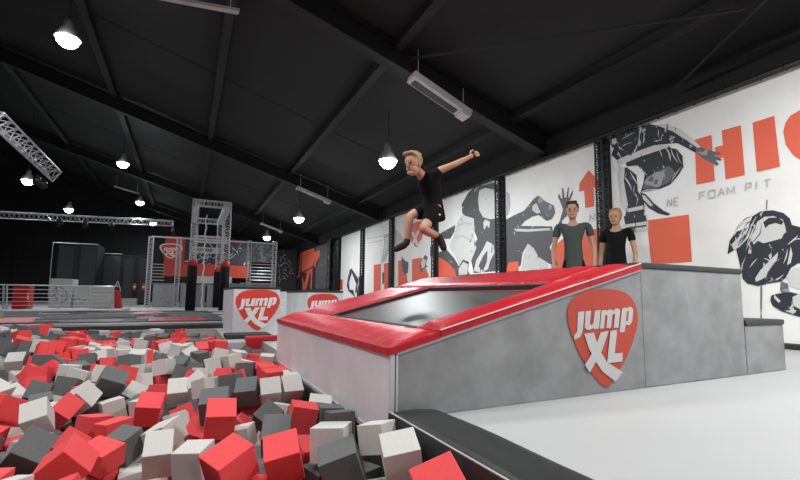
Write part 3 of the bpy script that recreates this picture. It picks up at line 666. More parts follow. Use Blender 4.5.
# dark cubicles with frames
def cub(x0, x1, yt, y, d, nm, lab, pan=2, strip=True):
    r = empty(nm, P3((x0+x1)/2, 300, y)[:], label=lab, cat='cubicle', group=None); r.location.z = 0; bpy.context.view_layer.update()
    b = MB(); pbox(b, (x0, 305), (x1, yt), y, d, None, .01, .002); b.build('cubicle_body', M_['black'], r)
    for k in range(pan):
        xa = x0+(x1-x0)*k/pan+1.2; xb = x0+(x1-x0)*(k+1)/pan-1.2
        m = MB(); pbox(m, (xa, 303), (xb, yt+2.5), y-.03, .03, None, .005, .1); m.build('panel', M_['wall2'] if 'wall2' in M_ else M_['banner_black'], r)
    if strip:
        m = MB(); a = P3(x0, yt, y-.05); c = P3(x1, yt, y-.05); z_ = (a.z+c.z)/2+.02; m.tube((a.x, y-.05, z_), (c.x, y-.05, z_), .02); m.tube((a.x, y-.05, z_), (a.x, y-.05, .3), .014)
        m.build('frame_tube', M_['logo_grey'], r)
    return r
cub(53, 98, 244, 24, 2.0, 'dark_cubicle', 'tall black cubicle with a thin grey tube along its top, at the far left', 2)
cub(99, 122, 254, 26.2, 1.5, 'dark_cubicle', 'middle black cubicle, lower than the one on its left', 1)
r = cub(120, 151, 256, 24.5, 1.5, 'dark_cubicle', 'black cubicle with two small red notices, left of the caged platform', 2, False)
for px in (134.5, 143.5):
    b = MB(); pbox(b, (px-1.8, 290), (px+1.8, 283.5), 24.44, .012); o = b.build('red_notice', M_['logo_bright'], label=f'small red notice on the black cubicle, {"left" if px < 140 else "right"} one of the two', cat='notice', group='two red notices')
    b = MB(); pbox(b, (px-1.1, 287.6), (px+1.1, 286), 24.43, .008); b.build('white_mark', M_['logo_white'], o)
b = MB(); pbox(b, (120, 304), (137, 298.5), 23.8, .3, None, .01, .002); b.build('low_white_bench', M_['white_box'], label='low white block below the red notices', cat='block')

# ---------------------------------------------------------------- caged platform behind the tower
cg = empty('caged_platform', (1.0, 20, 0), label='grey panelled platform inside a pale truss cage with a red banner, behind the hanging tower', cat='platform')
YC = 20.0
xs = [151.5, 179, 206, 238, 275]
for i, (xa, xb) in enumerate(zip(xs, xs[1:])):
    b = MB(); pbox(b, (xa+.3, 306), (xb-.3, 283.5), YC, .1, None, .01, .002); b.build('front_panel', M_['concrete'], cg)
b = MB(); a = P3(152, 283, YC); c = P3(275, 283, YC); b.box((a.x, YC, a.z-.03), (c.x, YC+3, a.z+.0)); b.build('deck', M_['white_box'], cg)
for px, top in ((151.5, 237), (179.5, 237.5), (250, 241), (275, 242)):
    m = MB(); a = P3(px, top, YC-.08); truss(m, (a.x, YC-.08, .01), (a.x, YC-.08, a.z), .16, None, 4, .018, .2); m.build('truss_post', M_['alu'], cg)
m = MB(); a = P3(151.5, 238, YC-.08); c = P3(275, 242.5, YC-.08); z_ = (a.z+c.z)/2; m.tube((a.x, YC-.08, z_), (c.x, YC-.08, z_), .03); m.build('top_tube', M_['alu'], cg)
for k in range(6):
    for xa, xb in ((151.5, 164), (250, 275)):
        m = MB(); a = P3(xa, 264+k*3.2, YC-.1); c = P3(xb, 264+k*3.2, YC-.1); m.tube((a.x, YC-.1, a.z), (c.x, YC-.1, a.z), .014, None, 5); m.build('guard_rail', M_['alu'], cg)
b = MB(); pbox(b, (252, 262), (274, 243), YC, .03); b.build('net_panel', M_['ink_mid'], cg)
b = MB(); pbox(b, (196, 283), (232, 277), YC+1, .3); b.build('white_low_box', M_['white_box'], cg)
bn = MB(); pbox(bn, (163, 276), (250, 241), YC+2.6, .03)
o = bn.build('platform_banner', M_['logo_red'], label='wide red and dark banner with a white emblem above the caged platform', cat='banner')
a = P3(171, 251, YC+2.59)
b = MB(); SCL = 1.5
b.poly([(a.x+u*SCL*1.15, YC+2.58, a.z+v*SCL*.9) for u, v in EP], M_['logo_white'])
b.poly([(a.x+u*SCL*1.0, YC+2.575, a.z+v*SCL*.78) for u, v in EP], M_['logo_bright'])
for g in EG: b.poly([(a.x+u*SCL*.9, YC+2.57, a.z+v*SCL*.7) for u, v in g], M_['logo_white'])
b.build('emblem', None, o)
b = MB(); pbox(b, (184, 263), (250, 243), YC+2.57, .015); b.build('dark_upper_half', M_['ink'], o)
b = MB()
rr = random.Random(8)
for i in range(16):
    px = 196+rr.random()*44; py = 247+rr.random()*12; a = P3(px, py, YC+2.53); b.tube(a, (a.x+rr.uniform(-.4, .4), YC+2.53, a.z+rr.uniform(-.3, .3)), .02, None, 4)
b.build('graffiti_lines', M_['ink_light'], o)
# dark side wall with drawings at the far end
b = MB(); pbox(b, (276, 296), (297, 250), 24.9, .1, None, 0, .002); o = b.build('dark_art_wall', M_['banner_black'], label='dark board with faint chalk-like drawings between the cage and the orange banner', cat='board')
b = MB()
for i in range(26):
    px = 278+rr.random()*12; py = 254+rr.random()*26; a = P3(px, py, 24.88); b.tube(a, (a.x+rr.uniform(-.25, .25), 24.88, a.z+rr.uniform(-.3, .3)), .012, None, 4)
b.build('chalk_lines', M_['ink_light'], o)

# ---------------------------------------------------------------- hanging tower of trusses
tw = empty('truss_tower', (.9, 17, 0), label='tall rectangular tower of pale lattice trusses on black padded legs with red bands', cat='tower')
YT, YT2 = 15.3, 19.0
xl = P3(194.5, 230, YT).x; xr = P3(227, 230, YT).x; zt = P3(200, 203, YT).z; zb = P3(194, 262, YT).z
for (x, y) in ((xl, YT), (xr, YT), (xl, YT2), (xr, YT2)):
    m = MB(); truss(m, (x, y, zb), (x, y, zt+.1), .19, None, 4, .016, .2); m.build('truss_leg', M_['alu'], tw)
    m = MB(); m.tube((x, y, zb-.12), (x, y, zb+.05), .15, None, 12); m.build('red_band', M_['red_vinyl2'], tw)
    m = MB(); m.tube((x, y, .01), (x, y, zb-.12), .145, None, 12); m.build('leg_pad', M_['cloth_black'], tw)
for z_ in (zt, zt-1.18):
    for A_, B_ in (((xl, YT), (xr, YT)), ((xl, YT2), (xr, YT2)), ((xl, YT), (xl, YT2)), ((xr, YT), (xr, YT2))):
        if z_ < zt and A_[0] == B_[0]: continue
        m = MB(); truss(m, (*A_, z_), (*B_, z_), .19, None, 4, .016, .2); m.build('truss_beam', M_['alu'], tw)
b = MB(); 
for k in range(14):
    b.tube((P3(203, 280, 17).x+.02*(-1)**k, 17, 3.4-k*.24), (P3(203, 280, 17).x-.02*(-1)**k, 17, 3.16-k*.24), .025, None, 6)
b.build('climbing_rope', M_['logo_grey'], label='pale climbing rope hanging inside the truss tower', cat='rope')

# ---------------------------------------------------------------- lighting trusses upper left
m = MB(); a = CAM+ray(-8, 118)*7.6; c = CAM+ray(53, 176)*10.5; truss(m, a, c, .3, None, 3, .02, .28)
o = m.build('lighting_truss', M_['alu'], label='pale lattice lighting truss slanting down at the upper left edge', cat='truss', group='hanging lighting trusses')
m = MB(); a = P3(-14, 213.5, 24); c = P3(173, 224, 24); a.z = c.z = (a.z+c.z)/2; a = P3(-14, 214, 22.4); c = P3(173, 223.5, 24); truss(m, a, c, .3, None, 3, .022, .3)
o = m.build('lighting_truss', M_['alu'], label='long pale lattice lighting truss hanging level across the far left hall', cat='truss', group='hanging lighting trusses')
for px, py, y, lab in ((174, 228, 24, 'right end of the level truss'), (60, 219, 23, 'left half of the level truss'), (85, 221, 23.2, 'middle of the level truss'), (112, 222, 23.5, 'right half of the level truss')):
    p = P3(px, py, y); m = MB(); p.z -= .16; m.tube((p.x, y, p.z+.12), (p.x+.05, y-.2, p.z-.14), .10, None, 10, .13)
    m.build('spotlight', M_['black_metal'], label='small black spotlight clamped under the '+lab, cat='spotlight', group='spotlights under the level truss')
for px, py, q in ((38, 168, 9.8), (44, 172, 10.2)):
    p = CAM+ray(px, py)*q; p.z -= .22; m = MB(); m.tube(p, p+Vector((.03, -.1, -.14)), .07, None, 10, .09); m.tube(p+Vector((0, 0, .08)), p, .015)
    m.build('spotlight', M_['black_metal'], label=f'small black spotlight near the lower end of the slanting truss, {"upper" if px == 38 else "lower"} one', cat='spotlight', group='spotlights under the slanting truss')

# ---------------------------------------------------------------- ceiling lamps in view
LAMPS = [(68, 38, 'brightest ceiling lamp, upper left', 'nearest'), (123, 163, 'bright ceiling lamp between the second and third beams', ''), (388, 160, 'bell ceiling lamp beside the jumping boy\'s head', ''),
         (299, 218, 'bell ceiling lamp right of the truss tower', ''), (28, 180, 'ceiling lamp near the left edge below the slanting truss', ''), (69, 209, 'small distant ceiling lamp above the level truss', ''),
         (140, 202, 'ceiling lamp below the thin white tube, left of the tower', ''), (153, 223, 'tiny ceiling lamp at the right part of the level truss', ''), (267, 237, 'tiny ceiling lamp above the caged platform', '')]
def lamp_pos(px, py, drop):
    d = ray(px, py)
    t = (3.1+.303*XW+.44-drop-.5)/(d.z+.303*d.x); p = CAM+d*t
    if p.x < -5.2: t = 14.5 if px < 40 else 20; p = CAM+d*t
    if p.y > 31: p = CAM+d*((30.5)/d.y)
    return p
for i, (px, py, lab, _) in enumerate(LAMPS):
    p = lamp_pos(px, py, 1.0)
    r = empty('ceiling_lamp', p[:], label=lab+', round and glowing white', cat='ceiling lamp', group='round ceiling lamps')
    b = MB(); b.lathe((p.x, p.y, p.z), [(.02, .34), (.07, .33), (.08, .2), (.12, .15), (.19, .02), (.2, -.02), (.185, -.02), (.11, .13), (.0, .16)]); sh_ = b.build('lamp_shade', M_['lamp_house'], r)
    b = MB(); b.ball((p.x, p.y, p.z-.02), .17, None, (1, 1, .9)); b.build('bulb', M_['lamp'], sh_)
    b = MB(); b.tube((p.x, p.y, p.z+.33), (p.x, p.y, zd(p.x)), .008, None, 5); b.build('hanging_cable', M_['black_metal'], r)
    l = bpy.data.lights.new('lamp_light', 'AREA'); l.shape = 'DISK'; l.size = .36; l.energy = [170, 170, 215, 190, 120, 120, 120, 120, 120][i]; l.color = (.93, .97, 1)
    o = bpy.data.objects.new('lamp_light', l); COL.objects.link(o); o.location = (p.x, p.y, p.z-.14)
    l2 = bpy.data.lights.new('lamp_glow_up', 'POINT'); l2.energy = 7; l2.shadow_soft_size = .12; l2.color = (.9, .95, 1)
    o = bpy.data.objects.new('lamp_glow_up', l2); COL.objects.link(o); o.location = (p.x, p.y-.3, p.z-.08)

# ---------------------------------------------------------------- heaters and strip lights
def bar(a, b_, wd, hh, name, lab, inner=False):
    a, b_ = Vector(a), Vector(b_); d = (b_-a); L = d.length; d.normalize(); s = Vector((0, 1, 0)); u = d.cross(s).normalized()
    if u.z < 0: u = -u
    r = empty(name, a[:], label=lab, cat='ceiling fixture')
    def slab(s0, s1, h0, h1, t0, t1, m, nm):
        P = [a+d*t+s*ss+u*h for h in (h0, h1) for t, ss in ((t0, s0), (t1, s0), (t1, s1), (t0, s1))]
        q = MB(); q.hexa(P, None); return q.build(nm, M_[m], r)
    slab(-wd/2, wd/2, 0, hh, 0, L, 'fixture', 'housing')
    if inner:
        slab(-wd*.18, wd*.42, -.006, 0, L*.05, L*.80, 'banner_black', 'grille')
        slab(-wd*.45, wd*.45, -.03, -.001, L*.84, L*.99, 'fixture', 'end_cap')
    for t in (.1, .9):
        q = MB(); p0 = a+d*L*t+u*hh; q.tube(p0, (p0.x, p0.y, zd(p0.x)), .007, None, 5); q.build('hanger', M_['fixture'], r)
    return r
bar((2.90, 5.62, 3.82), (4.03, 5.74, 3.47), .24, .10, 'strip_heater', 'wide ribbed white strip heater below the nearest beam, above the boy', True)
bar((2.90, 13.35, 3.84), (4.02, 13.4, 3.50), .17, .09, 'strip_heater', 'white strip heater on the second beam, left of the bell lamp by the boy', True)
bar((2.92, 20.9, 3.83), (3.95, 20.95, 3.52), .16, .08, 'strip_heater', 'small white strip heater above the caged platform', True)
bar((-.75, 7.1, 4.93), (.46, 6.35, 4.58), .09, .05, 'strip_light', 'thin white strip light cut off by the top edge of the picture')
bar((-3.45, 24.6, 5.68), (-2.35, 24.5, 5.42), .10, .06, 'strip_light', 'thin distant white strip light left of the tower')

# ---------------------------------------------------------------- foam cubes
CUBES = '''L688,1521,-241,523,456,495,-521;flat light grey foam cube in front ramp-side, neighbours dark left, red right, dark behind
L-77,2204,-347,262,753,206,-565;flat light grey foam cube in front left, neighbours pale left, red right, pale behind
L-400,2190,-257,57,-593,800,-64;flat light grey foam cube in front leftmost, neighbours red left, red right, red behind
L-507,1931,-183,688,296,556,-357;flat light grey foam cube in front leftmost, neighbours red left, pale right, dark behind
R235,1721,-234,34,710,-207,671;flat red foam cube in front centre, neighbours red left, pale right, dark behind
R-340,1832,-192,961,110,-201,-150;tilted red foam cube in front leftmost, neighbours dark left, pale right, red behind
R-307,2309,-304,563,32,37,-824;flat red foam cube in front left, neighbours pale left, red right, red behind
R-602,2069,-192,11,-736,-674,41;flat red foam cube in front leftmost, neighbours pale right, dark behind
L-159,2333,-332,78,48,719,-687;flat light grey foam cube in front left, neighbours red left, pale right, pale behind
D525,1743,-222,61,-166,982,45;flat dark grey foam cube in front right, neighbours pale left, dark right, red behind
D647,1654,-224,585,588,-404,-383;flat dark grey foam cube in front ramp-side, neighbours dark left, pale right, red behind
R663,1080,-33,-243,945,-78,202,131,117,120;upended red foam cube in front ramp-side, neighbours pale left
R-200,2617,-304,252,674,-285,-632;upended red foam cube in front left, neighbours red left, pale right, red behind
D327,1850,-238,157,-970,-116,135;tilted dark grey foam cube in front right, neighbours red left, red right, dark behind
L-155,2458,-323,547,522,479,-444;flat light grey foam cube in front left, neighbours red left, pale right, dark behind
D539,1565,-110,737,-632,-21,-233,139,129,130;tilted dark grey foam cube in front ramp-side, neighbours dark left, red right, red behind
R171,1717,-101,-33,-511,-833,-203,128,143,119;tilted red foam cube in front centre, neighbours pale left, dark right, dark behind
R-361,2018,-122,-724,557,-274,-298,124,130,130;upended red foam cube in front leftmost, neighbours pale left, red right, red behind
L61,1917,-150,-7,857,511,61,123,111,137;flat light grey foam cube in front centre, neighbours pale left, red right, pale behind
R656,1878,-228,877,-177,49,-442;tilted red foam cube in front ramp-side, neighbours dark left, pale right, red behind
R364,1732,-111,831,-533,-36,-145,129,130,130;tilted red foam cube in front right, neighbours dark left, red right, dark behind
D-698,2536,-290,645,-181,604,430;tilted dark grey foam cube in front leftmost, neighbours dark right, dark behind, red before
R-294,2274,-184,-40,441,-888,-120,120,139,95;flat red foam cube in front left, neighbours red left, pale right, red behind
L-69,2101,-153,868,-495,3,-8,105,131,131;tilted light grey foam cube in front left, neighbours pale left, pale right, dark behind
L664,1334,-21,-803,568,-18,177,121,112,113;tilted light grey foam cube in front ramp-side, neighbours red left, red right, pale before
D378,2173,-281,573,811,78,74;tilted dark grey foam cube in front right, neighbours red left, red right, pale behind
D-543,2310,-143,870,-398,237,164,112,130,131;upended dark grey foam cube in front leftmost, neighbours pale left, pale right, pale behind
L20,2498,-343,852,356,243,295;upended light grey foam cube in front centre, neighbours pale left, pale right, pale behind
R475,1878,-168,542,221,-15,810;tilted red foam cube in front right, neighbours red left, pale right, red behind
L-682,2839,-299,112,778,-11,617;flat light grey foam cube in front leftmost, neighbours dark left, dark right, red behind
L24,2788,-344,523,-343,-767,-137;tilted light grey foam cube in front centre, neighbours pale left, red right, pale behind
R-753,2967,-317,29,-295,953,35;flat red foam cube in front leftmost, neighbours dark left, dark right, pale behind
D-220,2421,-194,3,-298,-942,-150,102,110,134;flat dark grey foam cube in front left, neighbours red left, pale right, dark behind
D185,2431,-295,589,391,-588,391;flat dark grey foam cube in front centre, neighbours red left, pale right, red behind
D-766,2476,-151,43,581,-254,-771;tilted dark grey foam cube in front leftmost, neighbours red right, red behind, dark before
L450,2569,-333,58,198,-742,636;tilted light grey foam cube in front right, neighbours pale left, red right, pale behind
R-439,2522,-198,-196,224,838,456,113,105,126;upended red foam cube in front leftmost, neighbours dark left, red right, dark behind
L676,1555,-27,-73,-459,-881,72,109,103,106;flat light grey foam cube in front ramp-side, neighbours red left, pale right, red before
L552,1731,-79,45,880,470,-24,137,135,131;flat light grey foam cube in front ramp-side, neighbours red left, red right, dark behind
R-837,2843,-214,991,2,113,-47;flat red foam cube in front leftmost, neighbours pale right, red behind, dark before
D-559,2975,-336,34,-96,96,-989;flat dark grey foam cube in front leftmost, neighbours pale left, red right, pale behind
L-805,3116,-310,679,75,109,-721;flat light grey foam cube in front leftmost, neighbours red left, pale right, red behind
L-659,3097,-325,612,140,-777,-20;tilted light grey foam cube in front leftmost, neighbours pale left, pale right, pale behind
L272,2335,-198,-108,-208,-971,30,129,127,99;flat light grey foam cube in front right, neighbours dark left, pale right, red behind
D-730,3499,-329,224,753,-13,617;tilted dark grey foam cube in front leftmost, neighbours pale left, red right, dark behind
L-702,3269,-332,457,546,518,-472;flat light grey foam cube in front leftmost, neighbours pale left, dark right, pale behind
L437,3168,-351,378,-601,437,-550;tilted light grey foam cube in front right, neighbours pale left, dark right, pale behind
L-58,2416,-167,-208,-310,-926,-35,130,128,108;tilted light grey foam cube in front centre, neighbours dark left, red right, pale behind
R103,2529,-202,-44,250,872,417,122,106,124;upended red foam cube in front centre, neighbours pale left, red right, red behind
D-135,2836,-279,278,-664,193,-665;upended dark grey foam cube in near left, neighbours dark left, pale right, red behind
R-841,3251,-227,379,360,-575,-627;flat red foam cube in near leftmost, neighbours pale right, red behind, pale before
R-286,2612,-174,37,958,273,62,124,128,104;flat red foam cube in near left, neighbours red left, dark right, pale behind
D395,2041,-121,-885,446,-57,109,123,129,130;upended dark grey foam cube in near right, neighbours pale left, red right, dark behind
D-598,3466,-290,749,-96,-654,-26;flat dark grey foam cube in near leftmost, neighbours pale left, red right, red behind
R-400,2799,-192,24,-420,-903,73;flat red foam cube in near left, neighbours dark left, red right, dark behind
R268,2579,-232,6,-397,10,-917;upended red foam cube in near right, neighbours red left, red right, pale behind
R174,2270,-80,-225,973,-29,-26,131,134,131;tilted red foam cube in near right, neighbours red left, red right, dark behind
R336,2782,-280,191,935,-15,-294;upended red foam cube in near right, neighbours red left, pale right, red behind
D690,2045,-107,59,697,-712,47;flat dark grey foam cube in near ramp-side, neighbours dark left, pale right, pale behind
L-6,2825,-232,612,481,301,-549;tilted light grey foam cube in near centre, neighbours dark left, red right, red behind
L396,3037,-330,91,-108,-985,87;flat light grey foam cube in near right, neighbours red left, dark right, red behind
R555,2230,-107,725,-677,114,23,129,130,130;flat red foam cube in near ramp-side, neighbours pale left, dark right, dark behind
D-314,3194,-309,371,-683,311,545;flat dark grey foam cube in near left, neighbours pale left, red right, pale behind
L-657,2888,-137,-883,443,144,33,114,129,131;upended light grey foam cube in near leftmost, neighbours red left, pale right, dark behind
D438,2518,-168,187,-305,856,370,119,116,124;upended dark grey foam cube in near right, neighbours pale left, pale right, dark behind
R150,2864,-233,529,342,-120,766;upended red foam cube in near centre, neighbours red left, red right, dark behind
L-664,3253,-214,677,222,688,-129;flat light grey foam cube in near leftmost, neighbours pale left, red right, pale behind
D261,2983,-225,119,972,-187,-68;flat dark grey foam cube in near right, neighbours red left, red right, pale behind
D-87,3407,-292,482,-606,-394,493;flat dark grey foam cube in near centre, neighbours red left, red right, pale behind
D-474,3322,-252,67,-711,651,-253;tilted dark grey foam cube in near left, neighbours red left, pale right, pale behind
D682,2175,-111,559,473,-497,464;flat dark grey foam cube in near ramp-side, neighbours red left, dark right, pale behind
R24,2997,-233,631,517,302,-491;tilted red foam cube in near centre, neighbours dark left, red right, pale behind
R415,3065,-212,761,-119,-635,-29;flat red foam cube in near right, neighbours dark left, dark right, dark behind
R-587,3075,-154,858,-378,304,162,107,131,131;upended red foam cube in near leftmost, neighbours pale left, red right, pale behind
R-846,3051,-114,-83,606,-400,-681,124,131,130;tilted red foam cube in near leftmost, neighbours pale right, pale behind, red before
R-149,2799,-126,-853,514,-76,7,121,131,130;tilted red foam cube in near centre, neighbours pale left, dark right, pale behind
L-183,3076,-174,65,368,926,15,127,127,105;flat light grey foam cube in near left, neighbours pale left, red right, dark behind
L-368,3204,-198,508,-369,-638,-443;flat light grey foam cube in near left, neighbours dark left, pale right, dark behind
L544,2737,-209,955,-87,83,-268;flat light grey foam cube in near ramp-side, neighbours dark left, dark right, pale behind
D52,3119,-240,740,-145,39,654;flat dark grey foam cube in near centre, neighbours pale left, red right, pale behind
D676,3022,-266,155,-10,-101,-982;flat dark grey foam cube in near ramp-side, neighbours pale left, pale right, pale behind
D-241,3271,-210,184,807,178,-530;tilted dark grey foam cube in near left, neighbours pale left, red right, pale behind
D161,2464,-63,-212,972,-78,54,135,130,131;tilted dark grey foam cube in near right, neighbours red left, pale right, pale behind
D-448,3482,-211,534,-463,507,-492;flat dark grey foam cube in near left, neighbours pale left, pale right, pale behind
L672,2342,-103,655,164,734,-47;flat light grey foam cube in near ramp-side, neighbours dark left, pale behind, dark before
L-716,3571,-224,136,602,-37,-785;tilted light grey foam cube in near leftmost, neighbours dark left, red right, dark behind
L23,3401,-199,683,-587,201,383;upended light grey foam cube in near centre, neighbours pale left, pale right, pale behind
D-766,3421,-184,-38,134,-981,-130,117,125,110;flat dark grey foam cube in near leftmost, neighbours pale left, pale right, dark behind
L-918,3652,-226,661,408,551,304;tilted light grey foam cube in near leftmost, neighbours red left, dark right, pale behind
L-528,3205,-118,-797,430,-319,-277,120,129,130;upended light grey foam cube in near left, neighbours red left, dark right, pale behind
L300,3225,-232,563,580,466,356;flat light grey foam cube in near right, neighbours dark left, dark right, dark behind
R-977,3511,-197,536,461,685,169;upended red foam cube in near leftmost, neighbours pale right, pale behind, red before
D376,2940,-105,-863,481,-30,142,129,130,130;tilted dark grey foam cube in middle right, neighbours dark left, red right, red behind
L-17,3236,-133,-890,454,12,21,117,131,131;upended light grey foam cube in middle centre, neighbours red left, pale right, dark behind
D-404,3636,-186,565,-619,-224,496;tilted dark grey foam cube in middle left, neighbours dark left, pale right, red behind
L-290,3543,-187,735,425,-143,507;upended light grey foam cube in middle centre, neighbours dark left, pale right, red behind
L516,2918,-112,-904,419,13,68,125,130,130;upended light grey foam cube in middle ramp-side, neighbours dark left, pale right, red behind
R-131,3437,-171,627,-775,56,-35;flat red foam cube in middle centre, neighbours pale left, pale right, red behind
L-1009,3780,-188,512,-609,-79,-599;upended light grey foam cube in middle leftmost, neighbours pale left, dark right, red behind
D-822,3563,-137,262,569,-133,-767;upended dark grey foam cube in middle leftmost, neighbours red left, dark right, red behind
L653,2954,-113,-912,408,11,-16,127,130,130;upended light grey foam cube in middle ramp-side, neighbours pale left, pale right, pale behind
L-1048,3634,-127,408,724,461,308;tilted light grey foam cube in middle leftmost, neighbours pale right, pale behind, red before
R-573,3538,-169,639,-72,21,-764;flat red foam cube in middle left, neighbours dark left, pale right, pale behind
L143,3151,-102,370,208,702,570;flat light grey foam cube in middle right, neighbours pale left, dark right, pale behind
D-679,3608,-115,398,-472,647,445;tilted dark grey foam cube in middle left, neighbours dark left, red right, pale behind
R-390,3786,-210,311,336,744,484;tilted red foam cube in middle centre, neighbours dark left, red right, red behind
R-983,4021,-201,293,-445,-511,673;flat red foam cube in middle leftmost, neighbours pale left, red right, red behind
L-1098,3938,-182,130,721,674,-82;flat light grey foam cube in middle leftmost, neighbours pale right, pale behind, pale before
D-777,3925,-195,131,693,-706,47;flat dark grey foam cube in middle leftmost, neighbours red left, dark right, red behind
L-1167,4267,-236,164,975,15,145;tilted light grey foam cube in middle leftmost, neighbours pale right, pale behind, pale before
D-409,3406,-68,-849,482,-135,-161,145,131,129;upended dark grey foam cube in middle left, neighbours pale left, red right, pale behind
D295,3129,-80,294,-623,-420,-590;flat dark grey foam cube in middle right, neighbours pale left, red right, red behind
R-911,3909,-156,357,-667,518,395;tilted red foam cube in middle leftmost, neighbours red left, dark right, red behind
R-140,3911,-192,277,-680,408,540;flat red foam cube in middle centre, neighbours pale left, dark right, pale behind
L-267,3877,-168,449,-494,-664,-334;tilted light grey foam cube in middle centre, neighbours red left, red right, pale behind
L110,3403,-117,148,419,-698,560;upended light grey foam cube in middle right, neighbours dark left, pale right, pale behind
L-1177,4516,-203,843,185,183,468;tilted light grey foam cube in middle leftmost, neighbours dark left, red right, pale behind
R-1030,4280,-138,239,-207,758,569;upended red foam cube in middle leftmost, neighbours pale left, red right, pale behind
L218,3873,-187,96,620,18,777;flat light grey foam cube in middle right, neighbours pale left, red right, pale behind
D-1303,4428,-162,530,462,219,-675;tilted dark grey foam cube in middle leftmost, neighbours pale right, dark behind, pale before
R216,3272,-121,942,-64,-209,-251;tilted red foam cube in middle right, pale left, red right, red behind, dark before
L-647,3739,-83,640,-177,48,-744;tilted light grey foam cube in middle left, neighbours pale left, pale right, dark behind
L692,3161,-112,527,-471,-471,-526;flat light grey foam cube in middle ramp-side, neighbours pale left, pale before
L-494,3729,-77,461,676,-138,556;tilted light grey foam cube in middle left, neighbours pale left, pale right, red behind
R68,3622,-130,139,953,26,-263;tilted red foam cube in middle right, neighbours dark left, pale right, dark behind
R560,3160,-73,460,-526,404,588;flat red foam cube in middle ramp-side, neighbours red left, red right, red behind
R347,3257,-89,137,548,-27,823;tilted red foam cube in middle ramp-side, neighbours red left, dark right, red behind
R-378,3817,-93,380,-379,-451,712;tilted red foam cube in middle centre, neighbours pale left, pale right, dark behind
R-949,4151,-107,78,-4,129,988;flat red foam cube in middle leftmost, neighbours red left, red right, dark behind
R278,3434,-98,58,627,-746,211;tilted red foam cube in middle right, pale left, red right, red behind, red before
D-2,3775,-106,484,-628,-463,-393;tilted dark grey foam cube in middle right, neighbours pale left, red right, dark behind
L689,3429,-137,9,19,22,-999;flat light grey foam cube in middle ramp-side, neighbours red left, pale right, red behind
L-1203,4675,-203,799,600,-10,-22;flat light grey foam cube in middle leftmost, neighbours dark left, pale right, pale behind
L125,3764,-128,564,403,-551,-463;flat light grey foam cube in middle right, neighbours red left, pale right, dark behind
R294,3604,-118,473,-488,640,354;flat red foam cube in middle right, neighbours pale left, red right, pale behind
L-728,3893,-68,483,454,497,-558;flat light grey foam cube in middle left, neighbours red left, pale right, red behind
L-287,4057,-121,281,655,-85,695;flat light grey foam cube in middle centre, neighbours red left, pale right, pale behind
D422,3421,-51,50,792,605,-43;flat dark grey foam cube in middle ramp-side, neighbours red left, red right, pale behind
R684,3557,-129,2,-74,-996,-29;flat red foam cube in middle ramp-side, neighbours red left, pale right, red behind
R550,3286,-59,699,78,-709,8;flat red foam cube in middle ramp-side, neighbours dark left, red right, red behind
R423,3549,-78,631,364,-483,483;flat red foam cube in middle ramp-side, neighbours red left, dark right, pale behind
L-1193,4940,-209,427,-481,630,433;flat light grey foam cube in middle leftmost, neighbours pale left, red right, pale behind
R-548,3868,-88,563,-800,124,161;tilted red foam cube in middle left, neighbours red left, red right, dark behind
L-129,3917,-69,133,867,477,-26;flat light grey foam cube in middle centre, neighbours pale left, dark right, dark behind
R-907,4271,-100,430,-127,-889,81;upended red foam cube in middle leftmost, neighbours red left, pale right, dark behind
R-1060,4410,-130,725,646,141,-188;tilted red foam cube in middle leftmost, neighbours pale left, red right, red behind
R-640,4185,-116,84,287,752,585;tilted red foam cube in middle left, neighbours dark left, red right, dark behind
R692,3709,-145,665,-239,-229,-668;upended red foam cube in middle ramp-side, neighbours red left, red before
D95,3928,-110,760,-27,181,622;tilted dark grey foam cube in far right, neighbours dark left, dark right, dark behind
D-705,4046,-77,400,-539,324,665;flat dark grey foam cube in far left, neighbours red left, red right, red behind
R561,3568,-92,447,579,-612,298;tilted red foam cube in far ramp-side, neighbours red left, red right, red behind
L-282,4419,-161,582,-720,-267,266;flat light grey foam cube in far centre, neighbours dark left, pale right, red behind
L228,3914,-68,988,-80,-111,-57;flat light grey foam cube in far right, neighbours dark left, red right, dark behind
R563,3423,-75,501,-458,541,-494;flat red foam cube in far ramp-side, neighbours red left, red right, pale behind
L-1486,5121,-121,320,549,139,-758;tilted light grey foam cube in far leftmost, neighbours pale right, dark behind, pale before
D181,4310,-153,212,477,-749,-406;upended dark grey foam cube in far right, neighbours dark left, pale right, dark behind
R-579,4459,-109,698,-257,667,-23;tilted red foam cube in far left, neighbours red left, pale right, pale behind
L-1333,5042,-114,-876,479,21,-11,128,130,130;tilted light grey foam cube in far leftmost, neighbours pale left, pale right, dark behind
L458,3677,-74,472,-387,623,487;flat light grey foam cube in far ramp-side, neighbours pale left, red right, pale behind
L365,3872,-44,455,296,591,595;flat light grey foam cube in far ramp-side, neighbours pale left, pale right, pale behind
D-15,4023,-76,217,-35,-231,947;tilted dark grey foam cube in far right, neighbours pale left, dark right, pale behind
D30,4157,-96,28,-932,219,285;tilted dark grey foam cube in far right, neighbours dark left, dark right, pale behind
D-386,4153,-53,672,227,-551,438;tilted dark grey foam cube in far centre, neighbours pale left, pale right, pale behind
R-899,4534,-96,662,-735,36,138;flat red foam cube in far left, neighbours dark left, red right, red behind
D-929,4407,-69,242,-282,-687,-623;upended dark grey foam cube in far leftmost, neighbours dark left, red right, dark behind
R536,3999,-105,463,-442,-481,597;flat red foam cube in far ramp-side, neighbours pale left, red right, red behind
R-1099,4742,-97,823,509,-200,-147;tilted red foam cube in far leftmost, neighbours pale left, dark right, red behind
R-767,4553,-97,66,754,-645,100;flat red foam cube in far left, neighbours red left, dark right, red behind
D-1045,4558,-61,14,597,799,-61;flat dark grey foam cube in far leftmost, neighbours red left, dark right, red behind
D-707,4416,-57,140,988,-13,41;flat dark grey foam cube in far left, neighbours red left, pale right, pale behind
